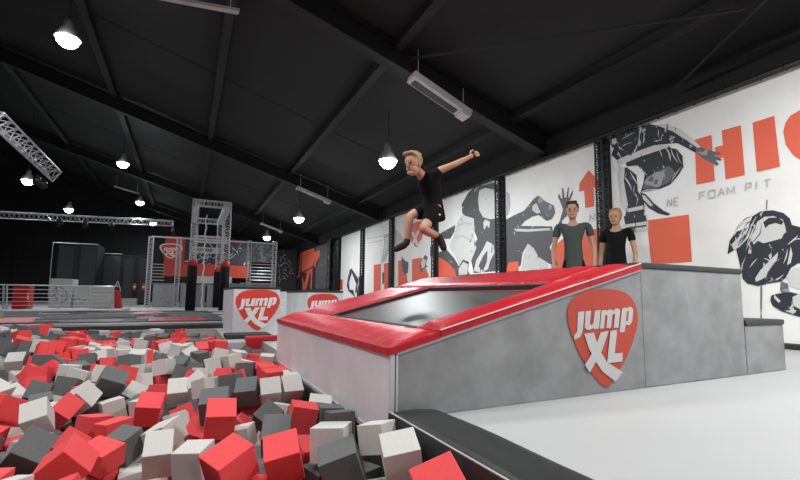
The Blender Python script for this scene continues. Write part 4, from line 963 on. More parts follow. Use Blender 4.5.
L675,4055,-83,70,-798,-597,-17;flat light grey foam cube in far ramp-side, neighbours red left, red right, red before
L-75,4657,-149,649,710,246,114;flat light grey foam cube in far right, neighbours pale left, dark right, pale behind
D-181,4539,-114,375,141,-895,189;upended dark grey foam cube in far centre, neighbours dark left, pale right, pale behind
R-309,4469,-51,54,824,-556,81;flat red foam cube in far centre, neighbours pale left, dark right, pale behind
R576,4156,-86,404,504,435,-626;flat red foam cube in far ramp-side, neighbours pale left, red right, dark behind
D142,4516,-84,630,-295,-604,-386;flat dark grey foam cube in far right, neighbours dark left, dark right, red behind
R-934,4663,-71,794,-158,580,74;tilted red foam cube in far left, neighbours dark left, red right, red behind
D300,4598,-107,217,-0,-778,-589;tilted dark grey foam cube in far right, neighbours dark left, pale right, red behind
L-480,4587,-46,5,23,-55,-997;flat light grey foam cube in far centre, pale left, pale right, pale behind, pale before
L-342,4312,-36,705,68,-693,-129;flat light grey foam cube in far centre, neighbours dark left, red right, pale behind
D-202,4727,-124,762,-442,-429,-198;tilted dark grey foam cube in far centre, neighbours red left, dark right, pale behind
R686,4552,-156,347,-620,-283,643;upended red foam cube in far ramp-side, neighbours red left, pale right, dark behind
L-665,4709,-83,267,584,265,718;upended light grey foam cube in far left, neighbours pale left, pale right, red behind
L441,4147,-50,26,636,83,-766;flat light grey foam cube in far ramp-side, neighbours pale left, dark right, pale before
L367,4772,-135,42,-967,187,-160;tilted light grey foam cube in far ramp-side, neighbours pale left, pale right, red behind
R-810,4690,-46,170,-61,642,-744;flat red foam cube in far left, neighbours red left, pale right, pale behind
L304,4471,-69,148,615,-71,-770;tilted light grey foam cube in far right, neighbours red left, pale right, red behind
L-442,4460,-32,451,-564,461,514;flat light grey foam cube in far centre, pale left, pale right, pale behind, dark before
D692,4720,-131,219,671,-671,222;upended dark grey foam cube in far ramp-side, neighbours dark left, pale right, red before
L-274,4848,-105,254,-810,22,-527;tilted light grey foam cube in far centre, neighbours pale left, pale right, red behind
L71,4640,-73,433,852,62,282;upended light grey foam cube in far right, neighbours pale left, dark right, pale behind
L-655,4873,-51,43,297,-950,-67;flat light grey foam cube in far left, neighbours pale left, pale right, red behind
L-43,4715,-32,277,567,366,-683;flat light grey foam cube in far right, neighbours pale left, pale right, pale behind
D610,4903,-112,578,-706,407,-21;tilted dark grey foam cube in far ramp-side, neighbours pale left, dark right, red before
R-905,4951,-56,527,-566,-433,-461;flat red foam cube in far left, neighbours red left, pale right, red behind
L-779,4967,-64,546,-512,-421,-511;flat light grey foam cube in far left, neighbours pale left, pale right, pale behind
R-1083,4807,4,197,100,-824,-520;tilted red foam cube in far leftmost, neighbours pale left, red right, dark behind
D-1442,5161,-16,522,-361,745,197;tilted dark grey foam cube in far leftmost, neighbours dark right, dark behind, pale before
D-1291,5170,-22,778,-138,-603,98;tilted dark grey foam cube in far leftmost, neighbours dark left, pale right, dark behind
L-655,5172,-83,645,-522,-60,-554;upended light grey foam cube in far centre, neighbours red left, pale right, red behind
L-147,4883,-41,153,575,191,779;tilted light grey foam cube in far centre, neighbours red left, pale right, pale behind
L-561,5378,-110,143,729,262,614;tilted light grey foam cube in far centre, neighbours pale left, red right, pale behind
L-906,5072,-54,435,-487,-517,-552;flat light grey foam cube in far left, neighbours red left, pale right, red behind
R-1019,4959,3,818,562,26,-110;tilted red foam cube in farthest left, neighbours red left, red right, dark behind
R166,4926,-55,293,596,372,647;tilted red foam cube in farthest right, neighbours dark left, red right, dark behind
R-654,5018,-44,489,-445,521,538;flat red cube farthest left, red left, pale right, red behind, pale before, right one
R-237,5656,-85,438,453,679,374;tilted red foam cube in farthest centre, neighbours red left, red right, dark behind
L-830,5466,-71,668,727,121,-92;flat light grey foam cube in farthest left, neighbours red left, red right, dark behind
L-406,5386,-43,66,23,-659,748;flat light grey foam cube in farthest centre, neighbours red left, dark right, pale behind
R293,5049,-34,666,87,-735,84;flat red cube farthest right, red left, red right, red behind, red before, right one
R343,4924,-29,559,524,-430,-476;flat red foam cube in farthest right, neighbours red left, pale right, red behind
L-1143,4982,21,456,454,399,-652;flat light grey foam cube in farthest leftmost, neighbours dark left, red right, dark behind
R-331,5883,-97,47,686,724,-0;flat red foam cube in farthest centre, neighbours dark left, red right, dark behind
L24,4859,-47,109,-884,437,-116;tilted light grey foam cube in farthest right, neighbours red left, dark right, dark behind
R-194,5271,-49,571,445,622,-297;flat red foam cube in farthest centre, neighbours red left, pale right, dark behind
D-383,5540,-54,745,662,26,-64;flat dark grey foam cube in farthest centre, pale left, red right, dark behind, red before
L-593,5599,-67,588,453,514,-428;flat light grey foam cube in farthest centre, pale left, dark right, pale behind, pale before
R-31,5266,-96,162,211,739,-618;tilted red foam cube in farthest right, neighbours pale left, pale right, red behind
R-482,5739,-82,592,-387,682,-182;upended red foam cube in farthest centre, neighbours dark left, pale right, dark behind
R-849,5715,-81,528,104,-188,-821;tilted red foam cube in farthest left, neighbours pale left, red right, dark behind
R-747,5846,-98,609,-187,-698,325;upended red foam cube in farthest left, neighbours red left, pale right, dark behind
D-1279,5302,-30,434,366,494,-657;tilted dark grey foam cube in farthest leftmost, neighbours red left, pale right, pale behind
R-903,5585,-40,273,-757,-163,-569;flat red cube farthest left, red left, pale right, red behind, pale before, left one
D99,5075,-34,452,-544,-494,-503;flat dark grey foam cube in farthest right, neighbours pale left, dark right, dark behind
R-970,5323,8,83,800,-73,588;flat red foam cube in farthest left, red left, red right, red behind, pale before
R-1000,5200,20,708,701,23,-76;flat red foam cube in farthest left, red left, red right, red behind, red before
R22,5566,-76,724,-273,457,436;tilted red cube farthest right, red left, red right, red behind, red before, right one
L-611,5725,-60,413,-661,527,-335;tilted light grey foam cube in farthest centre, neighbours dark left, dark right, dark behind
D-617,5860,-83,35,-705,706,-6;flat dark grey foam cube in farthest centre, pale left, red right, dark behind, pale before
R-91,5642,-60,729,-115,-674,5;flat red foam cube in farthest right, neighbours pale left, red right, red behind
D99,5456,-58,727,-639,155,-194;flat dark grey foam cube in farthest right, neighbours red left, dark right, dark behind
D202,5308,-51,459,-481,-484,-568;flat dark grey foam cube in farthest right, neighbours dark left, red right, dark behind
D-1534,5325,23,288,595,-277,695;flat dark grey foam cube in farthest leftmost, neighbours dark left, pale right, dark behind
R-1424,5461,11,76,781,-587,-196;tilted red foam cube in farthest leftmost, neighbours pale left, dark right, red behind
D-609,5983,-74,757,-5,-652,8;flat dark grey foam cube in farthest centre, neighbours dark left, red right, dark behind
D-1165,5112,11,118,100,124,979;tilted dark grey foam cube in farthest leftmost, pale left, dark right, dark behind, pale before
L-485,5982,-77,486,-482,510,519;flat light grey foam cube in farthest centre, neighbours red left, pale right, dark behind
D-758,6009,-52,519,546,490,436;flat dark grey foam cube in farthest left, neighbours dark left, red right, red behind
R235,5425,-43,513,-556,-510,406;flat red foam cube in farthest right, neighbours dark left, red right, red before
D-995,6750,-106,260,430,-506,699;tilted dark grey foam cube in farthest left, neighbours dark left, dark right, dark behind
R-65,5961,-90,538,-662,212,-474;tilted red cube farthest right, red left, red right, red behind, red before, left one
R329,6682,-163,304,656,-613,314;upended red foam cube in farthest right, neighbours red left, dark right, red before
D-358,6007,-50,706,49,-51,-703;flat dark grey cube farthest centre, pale left, dark right, pale behind, dark before, left one
L-478,6114,-90,131,750,625,165;tilted light grey foam cube in farthest centre, neighbours pale left, dark right, pale behind
R55,5835,-75,707,262,-508,414;tilted red foam cube in farthest right, red left, dark right, red behind, pale before
D-685,6428,-112,667,-274,302,-622;upended dark grey foam cube in farthest centre, neighbours red left, dark right, dark behind
D-1232,5444,3,65,-634,-748,180;tilted dark grey foam cube in farthest leftmost, pale left, dark right, dark behind, dark before
D-1135,5240,37,512,-485,591,389;flat dark grey foam cube in farthest leftmost, neighbours dark left, dark right, pale behind
L-1318,5552,10,498,642,-253,523;tilted light grey foam cube in farthest leftmost, neighbours red left, dark right, dark behind
D-907,5880,-16,481,494,-608,-391;flat dark grey foam cube in farthest left, neighbours red left, dark right, dark behind
R-969,5754,-13,357,715,577,164;upended red foam cube in farthest left, neighbours red left, dark right, dark behind
D-709,6822,-117,338,164,-120,-918;tilted dark grey foam cube in farthest centre, neighbours dark left, dark right, dark behind
D224,5952,-83,47,157,359,-918;upended dark grey foam cube in farthest right, neighbours dark left, red right, dark before
D85,5988,-58,537,503,472,484;flat dark grey foam cube in farthest right, neighbours red left, dark right, dark before
D-222,6027,-41,711,192,675,2;flat dark grey foam cube in farthest centre, neighbours dark left, dark right, dark behind
R-871,6844,-125,443,367,406,709;tilted red foam cube in farthest left, neighbours dark left, red right, dark before
D-975,6947,-112,120,602,770,168;tilted dark grey foam cube in farthest left, neighbours dark left, red right, pale behind
D-577,6858,-89,552,24,-817,161;tilted dark grey foam cube in farthest centre, neighbours dark left, pale right, dark behind
R-852,6991,-112,182,615,759,99;tilted red foam cube in farthest centre, neighbours red left, dark right, red behind
R-22,6266,-77,591,-74,-799,76;tilted red foam cube in farthest right, red left, dark right, red behind, red before
D-1617,5956,27,51,946,239,208;tilted dark grey foam cube in farthest leftmost, neighbours dark left, red right, dark behind
D-723,6992,-106,673,498,396,-375;tilted dark grey foam cube in farthest centre, neighbours red left, dark right, dark before
D-1427,6456,-47,230,309,-632,-671;flat dark grey foam cube in farthest leftmost, neighbours dark left, dark right, red behind
R-83,6125,-38,224,-589,534,562;tilted red foam cube in farthest right, neighbours dark left, red right, red behind
L-419,6430,-61,626,170,671,-356;flat light grey foam cube in farthest centre, neighbours dark left, pale right, pale before
D122,6264,-76,244,555,-509,-610;tilted dark grey foam cube in farthest right, neighbours dark left, dark right, dark before
D-335,6165,-44,388,-649,323,567;flat dark grey cube farthest centre, pale left, dark right, pale behind, dark before, right one
R-1021,5640,35,527,-346,667,394;flat red foam cube in farthest left, neighbours red left, red right, pale behind
R-29,6395,-67,524,460,-452,555;flat red cube farthest right, red left, dark right, red before, right one
L-328,6321,-50,541,31,43,838;flat light grey foam cube in farthest centre, pale left, dark right, pale behind, dark before
R-1521,5844,45,558,-739,-285,243;flat red foam cube in farthest leftmost, neighbours pale left, dark right, dark behind
R-835,7124,-77,47,987,3,148;flat red foam cube in farthest centre, neighbours red left, dark right, red before
D-1177,5597,44,767,239,-583,109;tilted dark grey foam cube in farthest left, neighbours dark left, dark right, pale behind
D-707,7126,-86,802,-22,594,-30;flat dark grey foam cube in farthest centre, neighbours dark left, dark right, dark before
D-1756,6188,23,552,-577,348,490;flat dark grey foam cube in farthest leftmost, neighbours pale right, red behind, dark before
L-977,7106,-55,460,-508,462,561;flat light grey foam cube in farthest left, neighbours dark left, red right, dark before
D-582,7005,-72,515,-385,475,-599;flat dark grey foam cube in farthest centre, neighbours dark left, pale right, dark before
D-1417,7007,-52,454,-547,-451,-537;flat dark grey foam cube in farthest left, neighbours dark left, red right, red before
D-180,6867,-82,47,-149,730,664;flat dark grey foam cube in farthest right, neighbours dark left, red right, red before
R-45,6537,-58,205,3,709,-673;flat red cube farthest right, red left, red right, red behind, red before, left one
D-1105,7124,-43,461,-477,499,556;flat dark grey foam cube in farthest left, neighbours red left, pale right, dark before
L-1288,6983,-74,840,-534,-18,-88;tilted light grey foam cube in farthest left, neighbours red left, red right, red before
L-334,6836,-39,609,-598,-380,353;flat light grey foam cube in farthest centre, neighbours pale left, dark right, dark before
R-1246,7126,-43,30,705,707,-21;flat red foam cube in farthest left, neighbours pale left, dark right, red before
R-1369,7130,-53,26,-706,-706,18;flat red foam cube in farthest left, neighbours dark left, pale right, red before
D-1579,6417,36,233,-105,604,-754;flat dark grey foam cube in farthest leftmost, neighbours dark left, red right, red behind
D-186,7004,-49,492,495,441,-563;flat dark grey foam cube in farthest right, neighbours dark left, dark right, dark before
R-1931,6631,-13,109,537,-223,805;tilted red foam cube in farthest leftmost, neighbours pale right, pale behind, dark before
L-1735,6327,17,319,490,-572,573;tilted light grey foam cube in farthest leftmost, neighbours pale left, red right, dark behind
R-47,7009,-46,524,507,467,-498;flat red cube farthest right, red left, dark right, red before, left one
L-377,6986,-35,107,-709,87,690;flat light grey foam cube in farthest centre, neighbours pale left, pale right, pale before
L-1463,6880,-2,688,-90,715,-75;flat light grey foam cube in farthest leftmost, neighbours red left, dark right, red behind
R-1583,6871,32,562,446,-397,571;flat red foam cube in farthest leftmost, neighbours dark left, pale right, red behind
L-1888,6811,-22,483,373,-745,-266;upended light grey foam cube in farthest leftmost, neighbours pale left, pale right, dark before
L-1993,6908,16,616,585,58,-523;upended light grey foam cube in farthest leftmost, neighbours pale right, dark behind, red before
D-1702,6767,27,919,-11,216,327;tilted dark grey foam cube in farthest leftmost, neighbours dark left, red right, red before
D-1867,7012,44,674,77,126,723;flat dark grey foam cube in farthest leftmost, neighbours pale left, dark right, pale before
R-1732,7105,27,57,101,-7,-992;flat red foam cube in farthest leftmost, neighbours dark left, red right, dark before
R-1587,6997,34,397,-606,460,-511;flat red foam cube in farthest leftmost, neighbours red left, pale right, red behind
R-1606,7129,49,7,997,7,59;flat red foam cube in farthest leftmost, neighbours red left, red right, red before'''
FILLER = '''L-543,3680,-183,459,-638,-510,-345
L-1096,4397,-251,6,479,-67,-874
L-828,4817,-65,555,-105,-1,824
L-127,4253,-125,309,-685,589,294
L-172,5900,-97,647,-318,-551,-418
R562,3278,-301,39,-703,30,-709
L97,3265,-287,400,-191,-883,148
R691,2037,-230,711,-53,-698,53
L-1481,4962,-205,993,-80,-78,10
R188,3132,-214,745,94,609,-253
L-1586,5701,-48,584,324,-731,132
R221,4838,-150,669,-422,-279,-542
D561,3297,-180,479,516,-531,470
D-1048,4916,-104,174,978,3,-107
L-174,3566,-230,940,-219,256,-5
L-610,2706,-221,-237,-191,951,-11,103,125,103
R-361,5739,-162,196,92,-709,-670
D-163,6357,-57,160,13,-985,51
D-2127,7121,43,690,27,-149,-706
D276,3379,-226,253,44,127,957
R430,3195,-185,234,-55,669,702
L-82,3542,-305,124,855,91,493
R47,2211,-233,275,-480,-530,-641
L-145,5502,-106,765,412,314,381
R-71,7130,-64,114,697,697,114
L-79,4806,-146,221,615,269,-706
R-1173,5098,-110,76,617,-91,-777
R-725,5572,-96,183,-16,-686,-703
L-514,4260,-163,45,-190,523,-828
D-260,6465,-70,226,-186,715,-633
L443,1870,-290,528,-537,594,-280
D-1628,6839,-81,222,-275,-553,753
L-879,5317,-105,110,-736,328,-580
R-22,5134,-80,546,-461,-438,-544
D-584,2387,-314,780,66,618,-56
L286,3220,-350,560,38,69,823
L-460,4529,-159,54,696,715,-23
L-1313,5270,-141,100,559,-43,-821
R-561,3356,-168,565,197,545,586
D-1581,5191,-0,908,-79,18,408
D-1477,5338,-233,122,147,-663,723
L-461,2068,-235,61,350,48,933
R-247,3688,-238,400,-581,-608,-361
D534,3024,-262,702,-707,53,-51
D-1498,6252,-45,271,-271,590,-709
L217,2105,-226,417,643,-56,-638
D-1627,5520,-10,422,-824,-109,359
D-2568,5942,-300,366,566,-446,586
R-2525,6081,-268,574,-416,-517,-478
L-2543,6240,-273,666,-733,-97,91
R-2318,5308,-292,707,-140,-677,-146
R-2428,5538,-277,556,-598,370,-441
D-2361,5672,-295,193,-68,710,672
D-2230,5758,-285,881,135,78,445
R-2417,5944,-287,57,-547,834,0
D-2379,6085,-280,355,596,430,-576
R-2397,6245,-292,637,276,683,-221
R-2360,6546,-295,615,-403,555,388
D-2069,5298,-282,565,-71,813,116
R-2278,5474,-290,589,143,-180,-774
D-2196,5584,-275,189,621,-152,744
R-2182,7126,-287,570,527,461,-428
R-2004,4816,-268,48,-64,996,-12
R-1876,5278,-283,42,668,68,-739
L-1963,5408,-284,152,926,-327,-98
L-2012,5567,-288,52,-997,3,-44
L-2076,6414,-277,644,-723,56,-240
D-2022,6551,-293,490,532,432,537
D-2030,6977,-297,634,-307,-700,-111
R-1730,3940,-292,636,-72,742,-195
D-1731,4096,-297,683,-335,-642,-82
R-1873,4365,-296,38,-129,989,-31
L-1868,4824,-268,46,-722,-64,-686
R-1954,4950,-286,34,-979,128,-147
R-1736,5302,-291,27,655,53,-752
R-1860,5974,-291,609,-284,-690,-266
D-1922,6341,-282,596,-48,-796,-80
L-1893,6500,-283,432,490,-557,511
L-1904,6786,-281,924,-102,2,366
L-1903,7113,-277,597,-105,-786,-110
L-1627,3737,-295,89,928,-351,80
D-1585,5605,-300,241,191,-589,-746
D-1622,5736,-292,244,-670,-86,-694
L-1610,6100,-293,42,-990,-100,76
L-1783,6259,-298,783,-44,619,19
L-1771,6394,-299,609,481,381,501
L-1754,6521,-268,637,162,20,-752
R-1480,4197,-296,578,-815,20,11
R-1444,4395,-286,31,165,931,-320
L-1455,5642,-270,632,331,530,-456
L-1593,6494,-287,449,674,420,-408
R-1397,3257,-289,606,-373,558,424
L-1288,3729,-298,161,-55,-684,-708
R-1339,4013,-295,181,976,-105,33
R-1210,5343,-291,354,-448,604,554
R-1235,5472,-273,577,-5,815,-6
R-1338,5722,-265,127,42,-976,-166
R-1444,6221,-279,534,-593,371,-473
R-1444,6520,-292,415,358,-666,504
D-1421,7123,-295,752,-12,-13,657
L-1085,3865,-285,140,137,-793,-575
L-1129,5882,-273,492,613,-492,372
L-1113,6031,-285,684,-548,386,-284
D-1308,6438,-277,508,619,-470,-368
R-1249,7105,-284,550,434,-527,480
R-939,2485,-294,889,28,109,-441
L-958,3915,-298,240,-709,369,550
R-831,4363,-291,766,12,-636,81
D-971,4981,-286,757,64,79,644
L-938,5509,-285,592,22,804,32
L-999,5627,-265,581,-496,-453,-458
L-1076,5748,-290,339,-570,-625,409
D-977,6144,-291,571,-770,230,-164
L-1096,7122,-286,50,662,60,-744
L-698,4388,-297,609,488,-517,-348
R-798,4681,-287,392,507,-394,657
L-812,5072,-298,627,-362,448,522
R-728,5990,-298,712,697,51,-60
L-880,6450,-260,661,-658,258,249
L-664,4677,-243,239,-966,-87,-23
L-682,5014,-286,56,718,-692,-35
D-653,5170,-263,518,-468,658,278
L-555,5325,-275,589,-9,797,126
L-731,5700,-292,38,825,-93,-554
D-388,4119,-295,615,344,464,-536
R-429,4425,-286,244,627,90,-733
R-480,4538,-281,388,570,-339,639
D-528,5128,-279,816,52,-47,572
L-404,5360,-286,638,-188,742,72
D-455,5493,-289,735,675,-20,-33
D-480,5629,-298,484,-419,523,-561
D-529,6099,-298,515,-358,-540,-559
D-543,6241,-280,625,266,27,-732
L-251,4233,-288,35,-681,-725,90
L-280,4394,-278,475,-557,527,429
R-216,4850,-292,241,-468,673,518
R-336,6064,-297,161,-116,979,8
D-390,6334,-292,747,-157,-645,8
R-437,6850,-300,311,-525,-481,-628
R-422,6984,-286,564,-676,-376,287
R-107,4227,-291,601,577,-455,310
R-193,4538,-294,666,-363,-579,-295
D-103,4661,-265,620,117,766,-116
D-68,4794,-269,237,-608,262,710
L-164,5320,-281,593,45,-100,796
L-136,5574,-287,502,393,466,-612
D-197,6066,-276,72,-215,966,120
D-279,6196,-276,465,458,-549,520
D-244,6320,-300,430,394,-617,526
L-290,6807,-286,307,-262,592,-696
L-259,6967,-282,305,291,684,594
L-28,4399,-299,522,-453,402,-599
R45,4851,-296,412,-39,-16,-909
D41,5748,-297,913,-177,5,-365
L-50,6055,-282,982,-135,-44,115
L-121,6988,-290,706,82,-683,161
L224,4422,-296,16,-368,-907,201
L260,4735,-299,215,857,466,-28
L178,4908,-266,662,-125,730,106
R129,5034,-269,63,703,3,-707
R133,5158,-298,84,804,-35,-586
L148,5353,-297,38,278,958,-37
D181,5484,-294,301,643,390,-584
R179,6461,-285,2,-997,-40,-56
L78,6581,-267,577,-388,459,-551
L15,6993,-285,736,-90,668,47
L15,7119,-294,976,14,-198,78
R341,3844,-289,109,694,710,28
R322,4879,-274,452,543,-265,655
L280,5014,-277,39,459,886,30
L286,5308,-282,49,174,982,39
R339,5417,-282,561,429,-593,386
R349,5821,-276,55,-1,-28,997
D283,5990,-284,587,-562,473,337
D330,6140,-290,696,-29,703,-134
D301,6293,-281,472,428,-571,515
R-2999,7114,-214,697,-123,695,120
L-2776,6547,-209,112,-710,41,-693
L-2798,6678,-192,37,-757,-29,650
D-2782,6807,-184,410,575,439,553
D-2844,7104,-231,359,-687,-386,497
L-2727,6375,-214,583,151,-100,790
L-2647,6549,-214,707,-22,-705,-27
D-2628,6667,-213,518,-480,515,485
R-2654,6808,-223,124,-704,-671,-192
R-2714,7030,-192,846,155,-77,-502
L-2564,5935,-180,660,138,-731,94
L-2514,6089,-147,469,-531,-401,-579
R-2543,6252,-155,561,441,508,-481
L-2596,6421,-214,705,43,705,-39
D-2506,6551,-198,103,-774,75,619
L-2463,6680,-215,359,378,-594,-611
L-2417,6978,-240,316,-250,-112,-907
R-2556,7104,-208,508,715,-469,-95
R-2275,5346,-174,27,2,-711,701
D-2401,5548,-133,85,-647,-296,696
L-2432,5680,-195,54,-565,-153,-808
D-2200,5721,-174,455,-648,-259,-551
D-2409,5929,-167,589,590,348,426
L-2354,6036,-166,108,711,-174,672
R-2404,6231,-173,213,-6,50,-975
D-2471,6383,-206,26,737,668,84
L-2370,6533,-176,26,-734,4,677
L-2287,6681,-214,14,-994,-93,-23
L-2331,6883,-212,284,321,-650,-626
D-2329,7125,-183,540,-516,443,494
L-2134,4735,-262,90,686,172,-700
R-2238,5009,-205,132,-111,632,-754
L-2293,5163,-214,12,816,-576,17
R-2033,5314,-168,445,355,651,-501
L-2267,5619,-168,553,-667,-382,319
R-2043,5694,-243,613,-531,-329,-482
D-2100,5835,-186,725,-673,10,136
D-2202,5952,-254,123,748,257,-598
R-2272,6169,-209,92,-364,914,145
L-2308,6354,-234,870,263,-287,-299
R-2202,6548,-215,410,4,-126,902
D-2167,6702,-205,703,124,-698,11
D-2242,6993,-159,154,38,-33,-986
R-2204,7130,-170,994,-0,-104,-5
R-1998,4356,-213,991,4,1,129
R-2043,4472,-214,687,124,-704,118
D-2079,4589,-208,143,-648,-97,-740
R-2013,4852,-150,45,-241,968,-21
L-2093,5032,-207,67,772,-266,-571
L-1974,5189,-205,260,-794,-35,-547
L-1865,5289,-164,877,37,39,476
L-1867,5454,-196,640,-480,-547,-241
D-2078,5555,-175,568,594,352,446
R-1879,5667,-259,386,700,-504,325
D-1962,5873,-214,683,-123,680,231
L-2082,6001,-214,182,183,-682,-683
L-2118,6189,-192,632,-510,386,-435
L-2101,6423,-160,438,-375,475,-664
R-2055,6545,-175,527,434,-623,379
L-2011,6697,-256,908,233,239,249
L-2067,6974,-169,22,-660,-120,-740
D-2073,7112,-206,702,-154,6,693
L-1721,3989,-183,728,-239,-640,33
D-1713,4127,-182,101,-3,-574,811
L-1745,4250,-221,373,-518,666,384
R-1782,4408,-191,139,-628,-719,260
R-1853,4542,-185,495,564,497,433
L-1925,4677,-267,162,434,19,885
D-1879,4881,-148,166,675,62,-715
D-1907,5044,-178,285,437,-754,397
L-1842,5128,-282,832,337,-427,101
R-1705,5282,-176,70,-162,-983,-3
D-1690,5438,-236,304,-459,487,676
L-1770,5548,-279,607,-490,447,-435
L-1753,5694,-252,715,-328,-330,-519
D-1828,5941,-165,653,341,576,-351
L-1973,6083,-215,76,66,-703,-703
L-1985,6214,-188,550,-315,-551,-541
D-1972,6374,-172,468,-590,-538,376
L-1933,6520,-165,651,-76,-735,-167
L-1856,6648,-244,670,543,178,472
L-1926,6974,-185,25,985,76,-149
L-1955,7110,-168,409,-562,-561,448
L-1633,3828,-190,840,-107,24,530
D-1594,3951,-212,23,596,-786,156
R-1586,4101,-229,408,-642,-384,522
R-1592,4260,-193,781,-76,-602,142
D-1600,4384,-258,120,454,14,881
R-1549,4505,-276,584,481,402,515
D-1647,4621,-206,430,89,13,897
L-1631,4980,-205,704,320,-424,469
L-1516,5088,-233,10,95,169,980
R-1589,5211,-277,870,-39,-489,27
D-1482,5469,-224,50,-833,34,-548
L-1582,5575,-184,736,162,-656,16
L-1598,5714,-176,136,686,293,-650
L-1672,5830,-208,463,-549,239,652
D-1843,6228,-189,157,768,109,-610
L-1805,6381,-184,110,-781,106,604
L-1810,6511,-147,76,-166,-744,642
L-1758,6769,-209,512,-582,371,509
D-1753,6977,-184,341,632,-389,575
D-1752,7125,-220,423,-469,-522,-571
D-1536,3135,-189,667,227,692,-150
R-1415,3614,-270,145,-597,-657,435
L-1426,3772,-225,687,369,-470,-412
L-1450,3927,-188,169,983,-36,-47
L-1465,4062,-219,14,-708,72,701
L-1454,4234,-184,719,-77,-671,158
R-1419,4507,-217,917,-395,27,-7
L-1387,4668,-254,11,701,609,-368
L-1342,4932,-292,314,-709,-453,-438
L-1372,5099,-276,781,152,-521,306
D-1330,5256,-262,346,-450,637,520
R-1338,5390,-206,130,-107,-759,-627
R-1352,5507,-228,628,367,-443,-522
L-1448,5713,-164,988,-115,2,95
L-1499,5830,-197,982,-135,-66,105
L-1553,5955,-207,92,-195,696,683
L-1539,6111,-183,348,266,-587,-680
L-1662,6211,-196,111,89,746,-649
L-1670,6346,-213,439,-386,-485,-649
R-1654,6467,-185,149,88,977,115
D-1640,6822,-226,344,-498,-700,-377
R-1607,6971,-213,469,-607,-292,569
R-1566,7107,-194,67,983,-153,60
R-1302,2745,-262,981,-47,-120,140
R-1246,2937,-278,611,577,-156,517
D-1391,3045,-194,897,140,-70,410
L-1252,3598,-211,752,8,118,646
R-1225,3723,-193,806,-54,-586,-46
D-1293,3900,-202,589,-749,-294,65
D-1336,4080,-191,832,552,24,29
D-1339,4346,-251,302,642,71,700
L-1258,4808,-240,38,-690,239,681
R-1205,5069,-222,779,-114,-612,59
R-1187,5221,-206,521,373,-575,-507
R-1158,5353,-181,529,-625,-415,-394
R-1161,5482,-173,123,-140,-700,-688
R-1244,5629,-188,620,766,72,-150
D-1285,5755,-136,156,89,-722,667
D-1241,5889,-186,986,46,116,106
D-1388,6121,-204,205,691,56,-689
D-1450,6275,-167,74,991,-90,39
D-1506,6425,-197,501,673,376,-392
D-1509,6700,-233,455,-285,-444,-716
D-1480,6866,-282,595,116,-453,653
D-1455,7007,-291,997,-3,6,-69
D-1368,7119,-174,31,-99,-994,-3
D-1183,2547,-197,695,-1,-220,-683
R-1086,2707,-256,19,-301,-155,-940
L-1234,3089,-253,705,639,-7,304
D-1046,3421,-254,162,-676,464,-548
R-1210,4117,-247,605,408,-633,-254
D-952,4384,-216,571,471,-435,511
R-1007,4523,-192,443,396,535,-599
R-1062,4657,-195,103,657,730,-150
R-1091,4839,-195,56,-266,-941,197
R-1067,5075,-188,19,993,-6,-108
L-1054,5210,-213,104,-647,122,744
L-1006,5342,-231,792,54,-606,39
L-1029,5478,-181,602,-362,-397,589
R-1111,5604,-195,454,460,544,-533
D-1174,5746,-178,64,-571,5,817
R-1082,5875,-156,767,175,-615,43
R-1124,5999,-170,217,-684,-49,-693
D-1314,6268,-200,47,-981,83,-164
D-1359,6469,-164,358,-514,-429,-649
D-1362,6699,-251,252,519,20,815
R-1368,6863,-221,242,-428,-643,-585
R-1306,6983,-218,549,-504,526,407
L-1236,7109,-164,553,-599,-397,419
R-974,2090,-212,654,-740,143,-44
L-1061,2400,-217,169,-215,118,954
L-901,2513,-172,764,8,-638,-88
L-925,2982,-239,534,-499,452,509
R-1021,3140,-248,463,189,-589,633
R-836,3767,-238,28,-283,-775,-563
L-1020,4139,-238,693,245,480,-477
R-811,4231,-286,73,823,-4,562
L-828,4381,-168,672,-25,737,-45
D-888,4525,-225,984,-58,158,25
D-937,4649,-214,17,-708,-20,-704
L-965,4791,-214,203,-675,207,677
L-938,4932,-171,774,-22,-631,-15
D-952,5124,-286,363,924,-47,-102
L-885,5258,-264,624,-346,-167,-679
D-859,5466,-187,708,384,-540,241
D-922,5588,-159,65,282,681,672
D-975,5772,-228,97,-217,622,745
R-1014,6077,-165,459,-597,270,599
R-1190,6639,-265,4,-488,-25,-871
R-1198,6775,-237,272,-388,-518,-711
R-1167,6893,-204,989,117,-1,-84
R-1094,7128,-164,479,-459,520,536
L-934,1945,-263,111,989,56,-68
L-848,2084,-232,663,-742,87,19
L-955,2216,-230,477,355,-539,595
L-842,2367,-245,730,488,393,-268
L-679,3722,-196,120,155,98,975
R-693,4101,-214,768,-336,-543,-33
L-668,4237,-255,312,-467,666,489
L-697,4388,-172,562,455,-568,-391
L-736,4514,-209,42,-681,-211,-698
L-802,4664,-164,657,-746,-101,-19
L-813,4782,-179,657,-746,-101,-19
L-808,4915,-205,18,-986,-81,141
D-813,5051,-179,162,-977,-119,-47
R-747,5552,-214,216,-138,26,-965
R-819,5693,-195,19,827,-107,-551
R-870,5838,-297,110,738,563,352
L-771,5974,-170,667,24,36,742
L-849,6128,-196,624,-756,-82,-175
L-972,6303,-235,132,-243,-346,-895
D-1028,6431,-245,593,105,391,695
L-1016,6606,-273,47,881,25,-469
L-945,6775,-224,331,-516,-637,465
L-965,6909,-252,386,-594,-635,305
R-962,7118,-182,461,450,558,521
L-496,1678,-289,301,-524,561,-564
D-722,1829,-240,647,-80,-756,22
L-781,1956,-235,672,-64,-32,-735
L-725,2079,-241,997,7,36,-50
R-731,2245,-248,113,179,975,53
L-557,3825,-207,315,-242,-99,-911
L-634,3945,-214,98,278,836,-462
R-540,4134,-246,491,864,25,-103
D-584,4460,-283,670,3,-695,258
